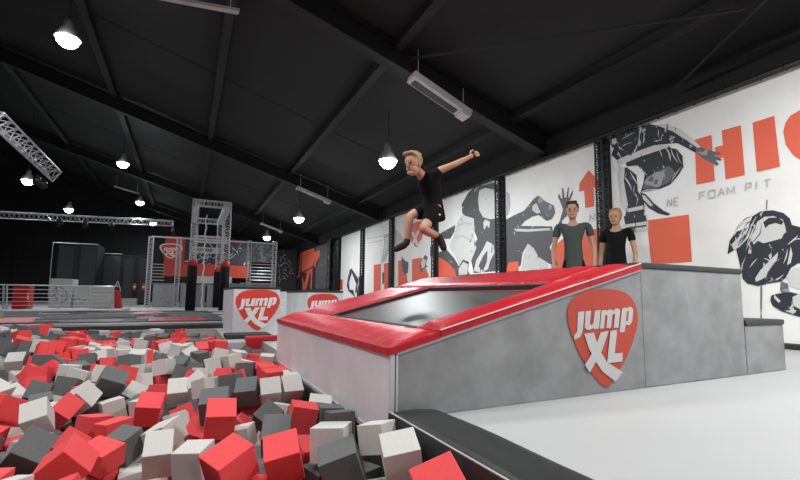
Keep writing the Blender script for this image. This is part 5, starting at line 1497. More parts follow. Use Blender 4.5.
L-635,4586,-149,433,504,708,-236
L-685,4810,-193,802,-27,592,62
R-672,4979,-166,997,-15,64,-22
R-645,5284,-180,21,-194,466,-862
L-590,5467,-220,137,405,-116,-896
L-615,5604,-193,54,-144,985,-58
R-631,5733,-183,528,-96,841,57
R-622,5861,-202,679,96,-723,72
L-650,5984,-189,489,431,558,-512
L-714,6173,-199,768,101,-115,-620
L-752,6287,-213,326,-544,-633,440
L-760,6419,-207,14,356,50,-932
L-920,6647,-208,166,-245,686,663
L-811,6819,-250,243,608,752,68
L-828,6954,-235,244,-61,966,-49
L-819,7123,-197,113,95,662,-733
D-367,1457,-232,393,-652,-473,-441
R-388,1589,-267,110,981,-150,-12
L-648,1950,-269,587,-521,462,411
L-428,2355,-245,140,-661,143,721
D-448,3913,-276,588,-418,-543,-427
D-404,4130,-172,711,-127,-116,-680
D-389,4261,-194,89,86,-979,153
R-425,4398,-152,363,-598,448,556
L-509,4668,-212,688,-416,96,585
L-525,4832,-201,621,532,450,-357
L-553,4968,-179,748,34,-658,-62
R-548,5100,-163,698,-57,-695,-158
D-445,5368,-161,654,-112,747,-15
D-427,5503,-171,437,414,591,535
D-481,5633,-178,552,-497,489,455
D-425,5768,-299,109,-56,144,981
D-492,5973,-196,481,-443,-523,545
D-579,6113,-166,851,83,515,-38
D-501,6444,-294,656,-414,587,227
D-635,6546,-239,579,-747,-319,48
D-663,6691,-241,300,-315,-659,-612
L-666,6835,-230,458,-313,-737,-384
L-687,6980,-224,648,-719,-153,-195
R-689,7121,-205,418,-423,-607,-525
L-243,1359,-288,684,440,-240,528
R-240,1556,-279,665,334,-576,-335
D-284,2840,-239,909,-103,-12,-402
R-302,2997,-278,453,-819,263,-232
D-206,3417,-289,13,101,988,-107
R-276,3822,-282,658,59,-654,366
L-291,4008,-232,701,-10,686,-189
L-253,4204,-164,765,10,-639,62
L-332,4574,-192,758,647,-65,-9
L-338,4733,-202,919,-220,252,203
R-307,4894,-212,71,-846,138,-509
R-270,5469,-210,225,675,77,697
D-260,5620,-197,484,-640,-492,-334
D-241,5768,-199,82,-688,-216,-686
D-298,5884,-217,34,499,864,-30
R-350,6010,-179,329,484,-493,642
R-418,6136,-193,32,-541,-42,-838
R-399,6371,-175,517,-567,-351,535
L-510,6727,-211,561,403,-541,478
L-521,6856,-196,54,-202,60,975
L-502,6997,-174,466,-637,370,488
R-424,7130,-210,478,-478,520,520
R-55,1487,-221,30,77,-694,714
D-100,1632,-199,204,677,260,-656
L-273,1888,-285,186,-776,586,-132
L16,3592,-237,599,623,-213,454
L-14,3730,-220,279,-539,504,613
L-38,4017,-215,712,-121,-682,-105
D-18,4157,-209,866,89,-487,-51
R-127,4386,-196,118,689,713,22
D-53,4523,-194,20,651,54,-756
L-134,4974,-209,312,286,-662,-617
R-179,5141,-196,75,-694,-70,712
D-173,5287,-167,103,-983,-139,-39
L-83,5634,-185,307,575,203,-729
L-91,5787,-208,508,-464,579,436
L-166,5925,-237,54,678,206,702
L-199,6051,-157,490,-417,-624,441
L-285,6183,-157,27,73,8,-996
L-265,6315,-180,23,599,-63,797
L-250,6442,-193,543,-463,469,519
L-315,6612,-227,558,555,456,-414
R-305,6805,-166,66,927,364,32
R-340,6949,-155,643,667,-272,-258
L-299,7117,-213,494,499,-499,506
L62,1108,-221,562,-514,-441,-473
L138,1255,-270,311,369,711,-509
R91,1471,-218,620,126,713,299
D157,3452,-228,305,-283,-307,855
L164,3614,-235,492,-572,-546,-361
D117,3739,-247,114,971,197,-63
L57,3876,-239,403,319,-513,686
R79,4409,-209,269,-293,-672,-623
R76,4534,-207,493,-476,508,520
R60,4716,-199,501,-577,500,405
D57,4879,-160,825,122,-102,-541
D8,4996,-211,573,409,544,-454
D-46,5120,-204,103,-984,-136,-2
L-93,5463,-207,211,957,132,140
R80,5600,-190,702,-452,-479,267
R39,5802,-189,163,736,72,651
L-38,5946,-208,492,-565,305,-586
L-77,6082,-168,134,985,86,46
L-139,6216,-200,438,343,-589,584
L-105,6367,-191,202,-291,-641,680
L-88,6533,-294,91,-477,-569,662
L-171,6690,-263,219,853,83,-464
L-160,6844,-199,647,-731,-211,22
L-180,6987,-167,712,63,-683,143
L-162,7128,-218,13,-596,-18,-802
L316,1094,-253,587,439,-315,-601
L303,1241,-241,271,578,531,-556
D229,1422,-222,474,-439,505,570
L199,1564,-208,44,693,43,-717
R291,3553,-233,715,-152,-678,59
D290,3704,-289,970,-217,76,-60
L267,4000,-216,434,282,-543,-660
L253,4433,-175,704,-318,-632,-48
L201,4570,-217,403,-568,-579,-422
D193,4705,-176,83,-852,-51,513
R131,5038,-150,492,454,546,501
D88,5200,-193,406,500,-643,-412
R81,5335,-175,98,-775,-41,621
D160,5455,-174,33,153,985,59
D211,5604,-277,418,-597,-275,-625
L87,5968,-179,584,423,526,-450
R62,6086,-231,532,334,600,494
L2,6237,-191,111,585,26,802
L80,6370,-192,516,123,-839,-110
R23,6522,-164,738,-650,-18,-174
R-14,6866,-234,2,529,156,833
R-28,7006,-166,32,-30,998,-28
R-44,7130,-180,574,413,412,573
L335,967,-246,763,-642,-47,23
L433,1109,-284,444,-555,633,-303
R448,1243,-295,358,653,468,474
R369,1375,-218,68,-734,-179,650
R351,1532,-274,405,582,574,-407
L403,2020,-286,650,-131,629,403
D415,3365,-182,234,553,-63,796
R405,3509,-191,21,-88,-986,132
R439,3653,-191,665,-714,212,-37
D349,3860,-167,764,101,616,-156
R438,3973,-210,582,-115,10,-803
R417,4129,-168,61,546,-831,-80
R324,4282,-202,833,273,414,-243
R350,4516,-237,196,-579,-525,-591
R336,4938,-148,581,-450,-533,-417
D267,5051,-156,31,653,755,38
D227,5168,-204,26,816,50,-574
D250,5311,-165,16,755,651,62
L325,5421,-161,521,476,-556,437
R355,5566,-217,0,0,548,835
R292,5834,-150,437,575,-543,-426
R216,6058,-187,975,-140,-157,-52
R174,6197,-230,926,-168,-295,-159
R216,6327,-175,79,-599,794,-50
R315,6587,-236,19,5,326,-944
L347,6720,-291,299,598,-302,-678
R346,6956,-250,381,-535,601,454
L153,7001,-263,578,-434,377,-577
R548,933,-236,739,-7,671,42
R590,1202,-277,619,-361,-538,442
L548,1482,-268,76,202,-975,-3
R479,1603,-268,467,536,535,455
D541,2285,-253,49,644,729,-223
L544,2878,-262,688,-183,-697,-70
L573,3147,-199,479,519,-469,-528
D535,3443,-193,17,-379,-923,-41
D559,3602,-209,94,-725,221,-643
R473,3827,-206,37,-561,819,-108
R555,3943,-250,112,710,-117,684
R551,4163,-203,24,988,119,-86
R546,4303,-241,329,627,-330,623
R525,4448,-235,662,248,661,-248
L539,4906,-214,833,284,-448,152
L681,947,-293,525,471,578,-407
R676,2174,-230,586,526,-425,-445
R676,2311,-231,614,90,-45,782
R644,2564,-232,410,531,-655,-345
R686,2750,-254,3,-43,-264,-962
L692,3192,-254,888,458,0,2
L680,3464,-255,523,454,-564,447
L683,3586,-246,469,-528,-438,-555
L683,3802,-295,355,677,-570,298
D691,3978,-246,75,707,-83,-697
R689,4109,-199,28,2,-996,-66
R685,4255,-243,538,-456,526,473
R669,4501,-268,480,269,761,340
R692,4809,-211,949,-312,0,-0
R-2987,7130,-90,477,478,-521,521
D-2762,6502,-92,708,91,-698,1
D-2819,6717,-68,535,396,-645,374
R-2918,6914,-276,56,-575,-808,-109
R-2860,7117,-99,94,12,986,-129
L-2677,6273,-274,959,245,21,132
D-2712,6325,-107,473,-463,325,674
L-2643,6546,-95,488,511,-491,507
L-2658,6707,-90,34,519,850,-67
D-2806,6916,-124,462,-536,-655,262
R-2746,7037,-74,417,427,-659,455
R-2520,5796,-125,384,-681,166,-599
D-2533,5943,-57,740,55,-4,-669
L-2573,6063,-30,41,-720,690,42
R-2545,6257,-36,150,683,-89,708
L-2614,6416,-95,96,-699,-92,-701
D-2510,6548,-77,554,-547,442,443
L-2453,6677,-96,996,15,-6,81
L-2527,6831,-290,542,-460,-542,447
R-2592,7113,-86,287,-587,-651,382
R-2337,5297,-53,724,-123,666,121
D-2386,5430,-65,689,312,-649,-70
L-2465,5670,-69,376,495,-425,656
D-2345,5744,-65,226,684,169,-671
R-2370,5888,-47,511,-438,-529,-515
R-2418,6052,-29,679,-416,-522,-302
R-2395,6219,-55,402,-595,-332,-610
L-2473,6391,-85,434,552,-524,-481
R-2385,6558,-57,705,39,-18,-706
R-2325,6709,-96,139,-677,-123,-711
L-2364,6874,-93,7,-942,330,-32
L-2358,7106,-68,68,-714,695,-15
R-2155,4828,-152,492,-739,162,-428
R-2257,5062,-94,180,704,59,-683
D-2300,5182,-96,681,-710,-124,118
R-2000,5280,-53,216,176,29,959
L-2138,5416,-194,588,-275,-591,-476
L-2239,5481,-85,92,58,-321,-940
L-2203,5661,-40,17,431,899,-65
R-2102,5750,-69,122,-860,-489,65
L-2233,5961,-132,604,-458,409,507
R-2271,6140,-93,19,77,981,170
L-2249,6445,-125,639,-471,314,520
D-2237,6574,-89,509,-434,-445,-595
L-2190,6855,-218,67,-852,-390,-340
D-2257,6979,-40,1,-58,725,685
R-2229,7130,-54,544,-553,442,448
R-1974,4349,-94,593,-382,592,388
L-2031,4483,-89,960,16,-54,270
L-1987,4702,-166,43,-328,809,484
L-1997,4838,-29,667,-73,-737,-67
L-2116,5081,-100,657,-97,-258,-701
L-1916,5181,-99,687,476,-514,189
D-1835,5298,-47,668,22,743,-4
D-1922,5444,-63,615,-442,525,386
L-2037,5531,-54,24,-870,-486,-64
L-1977,5677,-141,977,117,167,-41
D-1950,5860,-96,666,195,712,-96
R-2105,6038,-95,991,1,1,124
R-2125,6177,-73,650,-19,-752,-97
L-2112,6416,-37,76,620,34,779
R-2123,6542,-49,9,-742,57,667
D-2056,6772,-171,111,-160,862,-465
D-2112,6965,-53,152,643,-78,746
D-2069,7102,-63,217,758,61,-611
L-1789,3862,-188,208,-453,-728,-470
R-1845,4134,-177,182,56,-662,723
R-1704,4299,-119,65,74,-543,833
R-1708,4501,-105,170,-619,-738,201
R-1769,4636,-94,749,-414,-118,-502
L-1834,4732,-139,873,306,330,-181
L-1863,4925,-35,757,648,68,37
R-1716,5134,-227,132,415,394,-808
R-1702,5284,-56,649,103,746,-98
D-1674,5419,-109,96,720,-678,-106
R-1752,5541,-157,192,57,59,-977
R-1748,5684,-110,642,165,747,-14
R-1847,5972,-49,997,-35,-43,34
L-1974,6036,-96,701,-31,711,29
R-1993,6167,-74,505,-463,-602,408
L-1983,6339,-51,531,589,416,-442
L-1981,6508,-51,304,-589,-259,-701
D-1913,6702,-136,547,-26,-835,-11
L-1886,6965,-72,163,-374,661,-628
D-1829,7117,-109,100,232,-41,-966
D-1678,3489,-199,481,-530,282,638
L-1741,3693,-218,857,-315,30,404
D-1578,3997,-94,17,654,-742,139
L-1587,4127,-110,66,4,824,561
D-1545,4275,-68,7,-20,585,-810
L-1568,4388,-107,108,637,-97,-755
L-1578,4668,-91,536,-701,-398,-247
D-1736,4767,-276,865,-489,0,98
L-1623,5054,-106,273,289,787,470
D-1574,5203,-125,602,-345,-674,-251
D-1535,5347,-99,648,-133,-742,-98
L-1460,5469,-103,660,-511,-391,-386
L-1521,5585,-66,128,223,-960,-105
D-1658,5812,-87,708,-121,604,344
D-1849,6093,-180,788,-36,-50,-611
R-1869,6223,-73,775,-109,616,70
D-1847,6359,-71,751,-93,-83,647
D-1840,6482,-34,97,-652,751,-4
L-1769,6723,-94,705,-671,-217,62
D-1732,6952,-68,50,-795,-602,-17
D-1694,7124,-86,423,468,-517,577
D-1360,2876,-159,262,828,87,486
L-1470,3080,-76,857,-100,-423,-273
R-1585,3600,-239,323,-718,463,405
R-1385,3779,-105,776,-79,-595,188
R-1391,3985,-84,611,440,-402,520
L-1426,4133,-90,621,-137,-759,130
R-1416,4284,-77,589,396,-564,-420
R-1441,4399,-142,340,-617,350,-616
D-1492,4687,-200,72,658,607,-438
D-1292,5428,-101,70,970,146,-179
R-1348,5552,-108,104,-177,-75,-975
D-1420,5697,-38,589,-737,197,-261
R-1505,5848,-76,68,69,-113,-988
L-1551,5972,-74,562,335,426,623
D-1524,6102,-65,668,-37,78,-738
D-1720,6171,-94,145,-79,983,59
L-1704,6318,-102,456,-365,-514,-626
L-1696,6445,-74,463,-357,-536,-607
D-1594,6991,-88,140,583,-797,61
D-1530,7127,-67,496,464,-503,532
L-1186,2825,-258,127,945,197,224
R-1197,2985,-180,220,496,-77,-835
R-1308,3113,-93,238,828,205,462
R-1317,3230,-175,611,752,67,-233
L-1271,3480,-193,324,41,939,-95
D-1175,3667,-85,570,140,787,-185
D-1224,3987,-120,608,-480,41,-629
L-1289,4140,-85,417,-562,-615,-361
D-1168,5230,-88,100,734,49,669
D-1123,5356,-63,816,-52,-574,-11
R-1110,5483,-65,7,-826,-12,-562
R-1215,5605,-73,740,-30,178,-646
R-1186,5747,-46,562,436,-371,-596
R-1212,5871,-71,422,448,582,-529
D-1327,6015,-180,516,-640,310,-476
L-1556,6375,-76,217,-583,-389,-678
R-1486,6554,-147,548,567,-578,205
L-1487,6869,-121,992,-117,19,17
R-1449,6998,-172,471,532,-463,528
L-1191,2685,-158,674,345,-132,-638
L-996,2723,-168,493,562,640,172
L-983,2845,-231,237,-650,604,-394
R-1052,3015,-193,398,-535,570,479
L-1160,3186,-175,886,28,-146,437
D-995,3290,-229,827,428,-166,321
D-1112,3626,-266,321,-680,79,-652
D-1041,5078,-72,458,-431,585,511
D-1042,5203,-94,656,8,754,-13
R-1006,5334,-107,521,383,-470,-599
R-975,5451,-76,157,-748,-626,150
R-1062,5604,-82,996,9,82,11
R-1040,5738,-113,597,321,218,700
R-1045,5896,-38,607,-499,-411,-460
R-1219,6092,-149,728,-8,637,250
D-1355,6327,-58,54,-817,-93,-565
D-1269,6651,-162,738,-227,-278,569
D-1285,6844,-120,221,642,685,261
D-954,2080,-93,108,-751,-159,-630
L-1104,2449,-116,801,-207,558,-40
D-884,2494,-56,104,-318,-940,-42
D-871,2709,-211,9,949,-220,-223
L-1026,3217,-127,932,-296,-194,62
D-871,4099,-285,670,-111,-181,-710
L-779,4243,-172,557,74,807,-175
R-953,4788,-95,699,108,-697,111
L-920,5186,-161,593,298,242,-707
L-891,5844,-147,118,-784,554,-250
D-928,5963,-208,172,446,63,-875
L-1015,6047,-49,169,734,290,-589
L-1173,6166,-270,399,-612,679,56
R-1240,6381,-146,43,-676,36,-734
R-1199,6519,-247,406,-551,-565,459
R-1098,6695,-182,19,-872,19,487
L-1101,6992,-153,67,761,611,205
L-874,1844,-102,440,321,685,482
L-923,1958,-141,315,-579,467,587
D-849,2138,-106,737,51,-634,225
D-943,2244,-105,608,-769,-193,11
L-940,2383,-162,500,717,232,-425
R-751,5236,-146,104,165,-902,382
L-705,5418,-132,208,672,485,517
L-945,6185,-116,610,-596,138,-502
R-1095,6281,-207,485,-289,816,-114
R-1096,6435,-142,248,-660,-657,264
R-1086,6568,-177,24,-469,-44,-881
R-663,1468,-228,938,-284,105,-161
D-650,1628,-241,199,864,-227,400
R-718,1828,-118,474,-622,-447,431
L-791,1985,-109,529,-578,454,-422
L-712,2116,-121,730,-24,-680,-39
D-717,2237,-120,523,579,422,-460
L-534,4056,-154,279,591,632,-414
D-549,4369,-203,505,476,-279,662
L-758,6134,-88,117,-667,728,-99
R-834,6284,-118,524,-654,345,419
D-990,6612,-112,468,36,-879,65
L-352,1324,-191,124,582,-255,-760
L-372,1518,-121,136,986,28,-86
D-427,1636,-149,83,721,-92,-680
R-494,1788,-181,30,-699,-697,148
L-656,1951,-139,529,-481,504,483
R-418,3933,-155,700,171,-678,139
D-434,4737,-113,400,-208,891,2
D-424,4883,-126,28,983,8,174
D-413,5029,-203,463,-308,492,669
D-445,5220,-162,733,590,250,222
D-492,5837,-201,589,-803,-69,25
L-615,6260,-160,682,679,36,265
L-555,6458,-184,604,572,-477,-280
L-748,6560,-155,391,-12,-910,-133
L-798,6711,-183,272,-352,-758,-474
D-205,1450,-207,27,-149,-874,-459
D-259,1654,-159,673,-487,-372,-411
L-346,1726,-266,453,-464,-394,-650
R-161,4097,-199,347,-232,-548,723
D-349,4622,-80,31,-40,994,-81
R-276,5012,-175,581,-427,-554,413
R-300,5160,-173,581,-422,-367,-589
R-315,5324,-169,748,-96,-655,-4
R-452,6547,-177,325,-538,-551,547
D-405,6708,-114,465,735,488,50
L-546,7128,-184,718,689,64,-62
L-54,1092,-128,185,-26,-679,-709
R-93,1340,-241,88,-609,693,374
R23,4290,-187,676,-62,-732,30
D-155,5013,-92,714,-24,29,698
L-141,5144,-74,56,-713,71,-694
R-91,5786,-88,665,-725,-96,144
R-329,6570,-107,219,-578,-188,-762
R-330,7125,-93,4,998,-48,-3
R113,986,-111,624,10,779,46
D92,1112,-104,642,56,763,-5
D182,1230,-160,412,-261,606,627
R108,1373,-142,642,-412,602,-233
D63,1616,-201,648,-19,752,112
L147,1869,-282,417,-631,-598,260
L113,4043,-192,630,-46,153,758
L97,4147,-279,562,546,-323,529
L-27,4992,-91,73,-6,-37,-996
L-172,6229,-85,563,-609,423,362
L-157,6556,-196,894,-242,-147,344
L-220,6677,-122,213,-226,904,289
D-191,7129,-102,11,-802,9,596
L242,941,-117,722,105,-32,681
D202,1101,-204,369,411,654,-515
L342,1220,-126,77,-633,-156,753
L129,2717,-258,273,-902,118,-311
D321,3724,-168,334,-686,-464,-447
L242,4150,-203,575,287,401,651
L193,4275,-291,282,-721,-463,430
R176,5192,-85,981,30,-177,-57
D187,5824,-225,709,199,26,-674
L47,6121,-119,660,-2,-718,215
L-16,6721,-241,337,-344,-596,-641
R-35,6879,-110,560,-78,-822,55
L371,804,-120,454,-540,-541,455
R379,945,-127,384,603,470,-516
L430,1076,-150,455,558,-542,431
L462,1212,-171,597,81,783,147
R347,4028,-110,38,231,695,679
R410,4366,-178,656,-179,581,446
R353,4663,-250,545,153,-129,-813
R419,4767,-252,670,-450,498,314
L334,5181,-101,597,-628,-360,-342
R215,5567,-154,633,128,761,-33
L305,5703,-170,122,989,30,-59
R325,6165,-173,770,607,-142,-129
R336,6835,-208,405,-556,-339,640
R355,7090,-220,496,495,-503,-503
D112,7007,-151,415,-396,-618,-536
L156,7124,-246,680,-227,162,-676
L567,809,-128,541,544,-454,450
D513,936,-116,725,-685,-3,-62
L548,1071,-156,448,563,-548,424
D557,1333,-200,82,-195,377,-900
D562,2002,-211,989,-81,74,83
D542,2434,-272,637,114,739,185
R565,3755,-174,854,474,-185,-102
D559,4305,-122,690,-142,693,145
D557,4751,-231,33,991,-38,112
L682,811,-160,7,-636,-8,770
L688,940,-174,44,-732,-677,-39
L692,1346,-202,675,-209,209,675
L687,3305,-160,470,-509,500,517
R687,3871,-167,972,-229,39,-18
R686,4389,-165,260,-662,317,-626
D692,4648,-227,628,313,-637,-316
L-2999,7108,38,734,655,114,128
R-2756,6566,33,371,-596,-451,-549
R-2838,6698,49,565,-351,-585,-461
R-2952,6972,-138,369,912,159,65
L-2857,7118,32,648,-77,-752,81
L-2652,6168,-196,184,-562,-788,-163
D-2699,6286,6,321,677,-476,457
D-2624,6574,30,48,160,985,-5
L-2682,6832,-13,112,112,-402,-901
D-2660,6895,-121,934,349,52,22
R-2752,6986,42,153,-786,-2,597
D-2525,5810,17,712,-245,657,-21
R-2602,6394,24,993,4,-3,105
D-2513,6516,44,163,-106,-22,980
L-2520,6816,-119,709,-264,0,652
D-2510,6966,-140,724,398,-114,-550
D-2646,7105,21,807,-348,433,196
L-2190,5196,4,439,-159,-413,780
D-2421,5525,-3,537,-238,-680,437
D-2359,6384,-42,193,-977,-4,-84
L-2377,6732,25,458,-541,-440,-550
R-2446,6908,17,104,127,-102,-980
L-2480,7054,8,782,-473,321,243
D-2156,4853,0,115,-470,726,487
R-2217,4952,-74,573,-72,50,813
D-2159,5201,-168,56,-151,346,923
L-2137,5348,-61,863,-443,241,12
L-2223,5398,18,205,835,142,488
R-2228,5838,-52,330,-738,566,152
L-2248,5992,-3,26,-754,-644,-121
R-2241,6281,-103,786,227,-71,569
L-2243,6395,-7,537,-350,-444,-625
D-2271,6529,20,780,-622,-29,-43
D-2231,6833,-89,486,323,-727,359
L-1973,4343,25,320,628,326,-628
L-1946,4624,-73,545,117,451,-696
R-2098,4718,-100,363,-347,36,863
L-1988,5006,-93,274,-807,-91,513
L-1867,5137,2,811,-200,-482,-261
D-1963,5654,-22,579,69,803,114
L-2081,5905,-55,88,820,73,559
D-2113,6041,24,511,510,-488,-489
R-2161,6188,44,645,85,-758,24
L-2039,6666,-55,132,543,-210,801
R-2111,6811,-40,600,256,-596,465
R-1775,3749,-117,159,730,-605,273
L-1940,4184,-52,319,-691,473,442
D-1914,4126,-296,159,152,-652,-724
R-1666,4477,12,380,-255,61,-886
R-1704,4754,-42,90,647,-643,-398
L-1725,4871,-171,100,191,897,382
D-1703,4965,-57,582,-320,725,179
D-1785,4970,-282,64,-630,495,-593
D-1788,5079,-102,341,-436,-27,-832
L-1695,5429,43,142,-826,-259,-478
L-1825,5543,-43,147,657,-259,691
L-1747,5631,0,484,5,130,-864
D-1845,5784,-95,772,283,-242,513
L-1986,6033,32,996,70,10,39
L-1923,7128,-23,366,359,-594,618
R-1626,3366,-246,500,-683,279,450
R-1659,3420,-96,575,83,-137,801
R-1708,4027,-69,106,2,-558,822
L-1622,4170,-1,822,561,-84,-16
L-1556,4354,35,134,717,90,677
R-1564,4525,-106,3,215,-36,975
R-1600,4802,-185,449,-24,-93,887
L-1719,6010,-288,670,-112,709,182
L-1858,6094,-60,24,44,-743,-666
L-1895,6218,44,17,991,45,114
D-1706,6597,-86,17,-896,-401,-183
L-1287,2963,-84,734,346,-386,-437
D-1402,2982,-14,936,235,232,117
D-1597,3270,-127,953,253,-93,133
L-1388,3469,-278,42,-498,-662,557
D-1469,3649,-162,250,328,-458,786
L-1494,4043,31,415,-566,-568,-428
D-1475,4178,13,39,89,-193,-975
R-1411,4325,35,446,-525,625,363
L-1410,4462,-41,376,593,9,-710
D-1431,4591,-132,313,682,-614,242
L-1420,4826,-213,416,-44,892,-165
L-1683,6052,-167,13,-806,588,54
R-1671,6623,-197,105,423,886,151
R-1218,2800,-112,8,-235,-163,957
R-1085,2877,-176,176,-421,741,490
L-1158,3036,-77,522,-808,71,258
R-1312,3367,-176,468,-465,598,453
D-1458,3245,-171,50,-990,122,-2
D-1124,3506,-148,244,-147,801,525
D-1176,3829,-105,891,420,44,-162
D-1274,4032,-7,93,373,138,912
D-1304,4191,23,594,370,-410,583
D-1302,4225,-190,358,-697,518,341
R-1203,5991,-45,57,-714,-54,694
L-1360,6092,-75,75,-687,-228,-685
R-1416,6738,-131,245,169,535,-789
R-1124,2318,-73,112,714,21,-690
R-1035,2576,-194,60,-751,-656,4
R-908,2835,-83,675,-681,205,-191
R-1004,3044,-74,72,691,-94,-711
L-1173,3346,-191,590,-452,-305,594
R-1214,6230,-127,487,706,422,-291'''

TONE = {'R': 'red', 'L': 'light grey', 'D': 'dark grey'}
base = {}
def cube_mesh(c):
    if c not in base:
        b = MB(); b.box((-.5, -.5, -.5), (.5, .5, .5), None, .028); me = bpy.data.meshes.new('foam_cube'); b.bm.to_mesh(me); b.bm.free(); me.materials.append(M_['foam_'+c]); base[c] = me
    return base[c]
def parse(s):
    v = s.split(';'); a = [int(t) for t in v[0][1:].split(',')]
    return s[0], Vector(a[:3])/1000, Quaternion([t/999 for t in a[3:7]]).normalized(), (Vector(a[7:10])/1000 if len(a) > 7 else Vector((.119,)*3)), v[1:]
for s in CUBES.split('\n'):
    c, p, q, sc, v = parse(s)
    o = bpy.data.objects.new('foam_cube', cube_mesh(c)); COL.objects.link(o)
    o.location = p; o.rotation_mode = 'QUATERNION'; o.rotation_quaternion = q; o.scale = sc
    tag(o, v[0], 'foam cube', 'foam cubes in the pit')
b = MB()
bm = bmesh.new()
for s in FILLER.split('\n'):
    c, p, q, sc, v = parse(s); k = 'RLD'.index(c)
    r = bmesh.ops.create_cube(bm, size=1, matrix=Matrix.LocRotScale(p, q, sc))
    for f in {f for vv in r['verts'] for f in vv.link_faces}: f.material_index = k
rr = random.Random(12)
for i in range(-24, 5):                       # lower layers and the part of the pit left of the frame
    for j in range(3, 44):
        x = i*.165+.02; y = j*.165
        if x < -3.75 or x > .66 or (y > 4.85 and x > .3) or y > 7.05: continue
        left = x < -.62-.36*y-.1 or y < .85
        for zz_ in ((-.08, -.25, -.42, -.55) if left else (-.42, -.55)):
            q = Quaternion([rr.gauss(0, 1) for _ in range(4)]).normalized()
            r = bmesh.ops.create_cube(bm, size=1, matrix=Matrix.LocRotScale(Vector((x+rr.uniform(-.02, .02), y+rr.uniform(-.02, .02), zz_+rr.uniform(-.03, .03))), q, Vector((.13,)*3)))
            k = rr.choice((0, 1, 2))
            for f in {f for vv in r['verts'] for f in vv.link_faces}: f.material_index = k
me = bpy.data.meshes.new('buried_foam_cubes'); bm.to_mesh(me); bm.free()
for c in 'RLD': me.materials.append(M_['foam_'+c])
b.bm.free(); o = bpy.data.objects.new('buried_foam_cubes', me); COL.objects.link(o)
tag(o, 'red, light grey and dark grey foam cubes buried under the top layer of the pit', 'foam cubes', kind='stuff')
# ---------------------------------------------------------------- people
def skin_mesh(nodes, edges, root=0, sub=2):
    """nodes: list of (x,y,z,rx,ry); grown with a skin modifier and baked to mesh data"""
    me = bpy.data.meshes.new('tmp'); me.from_pydata([n[:3] for n in nodes], edges, []); o = bpy.data.objects.new('tmp', me); COL.objects.link(o)
    md = o.modifiers.new('s', 'SKIN'); md.use_smooth_shade = True; md.branch_smoothing = .4
    for i, n in enumerate(nodes):
        sv = me.skin_vertices[0].data[i]; sv.radius = (n[3], n[4] if len(n) > 4 else n[3]); sv.use_root = (i == root)
    s = o.modifiers.new('u', 'SUBSURF'); s.levels = sub; s.render_levels = sub
    dg = bpy.context.evaluated_depsgraph_get(); dg.update()
    out = bpy.data.meshes.new_from_object(o.evaluated_get(dg)); bpy.data.objects.remove(o)
    for p in out.polygons: p.use_smooth = True
    return out
def put(me, name, m, parent):
    me.materials.clear(); me.materials.append(M_[m]); o = bpy.data.objects.new(name, me); COL.objects.link(o); o.parent = parent
    o.matrix_parent_inverse = Matrix.Translation(-parent.location); return o
def chain(pts): return pts, [(i, i+1) for i in range(len(pts)-1)]
def graph(**ch):
    """named chains: first element may be the name of a node to attach to"""
    nodes, edges, idx = [], [], {}
    for key, seq in ch.items():
        prev = None
        for it in seq:
            if isinstance(it, str): prev = idx[it]; continue
            nm, p, r = it; p = tuple(p); nodes.append((*p, r, r) if not isinstance(r, tuple) else (*p, *r)); idx[nm] = len(nodes)-1
            if prev is not None: edges.append((prev, idx[nm]))
            prev = idx[nm]
    return nodes, edges
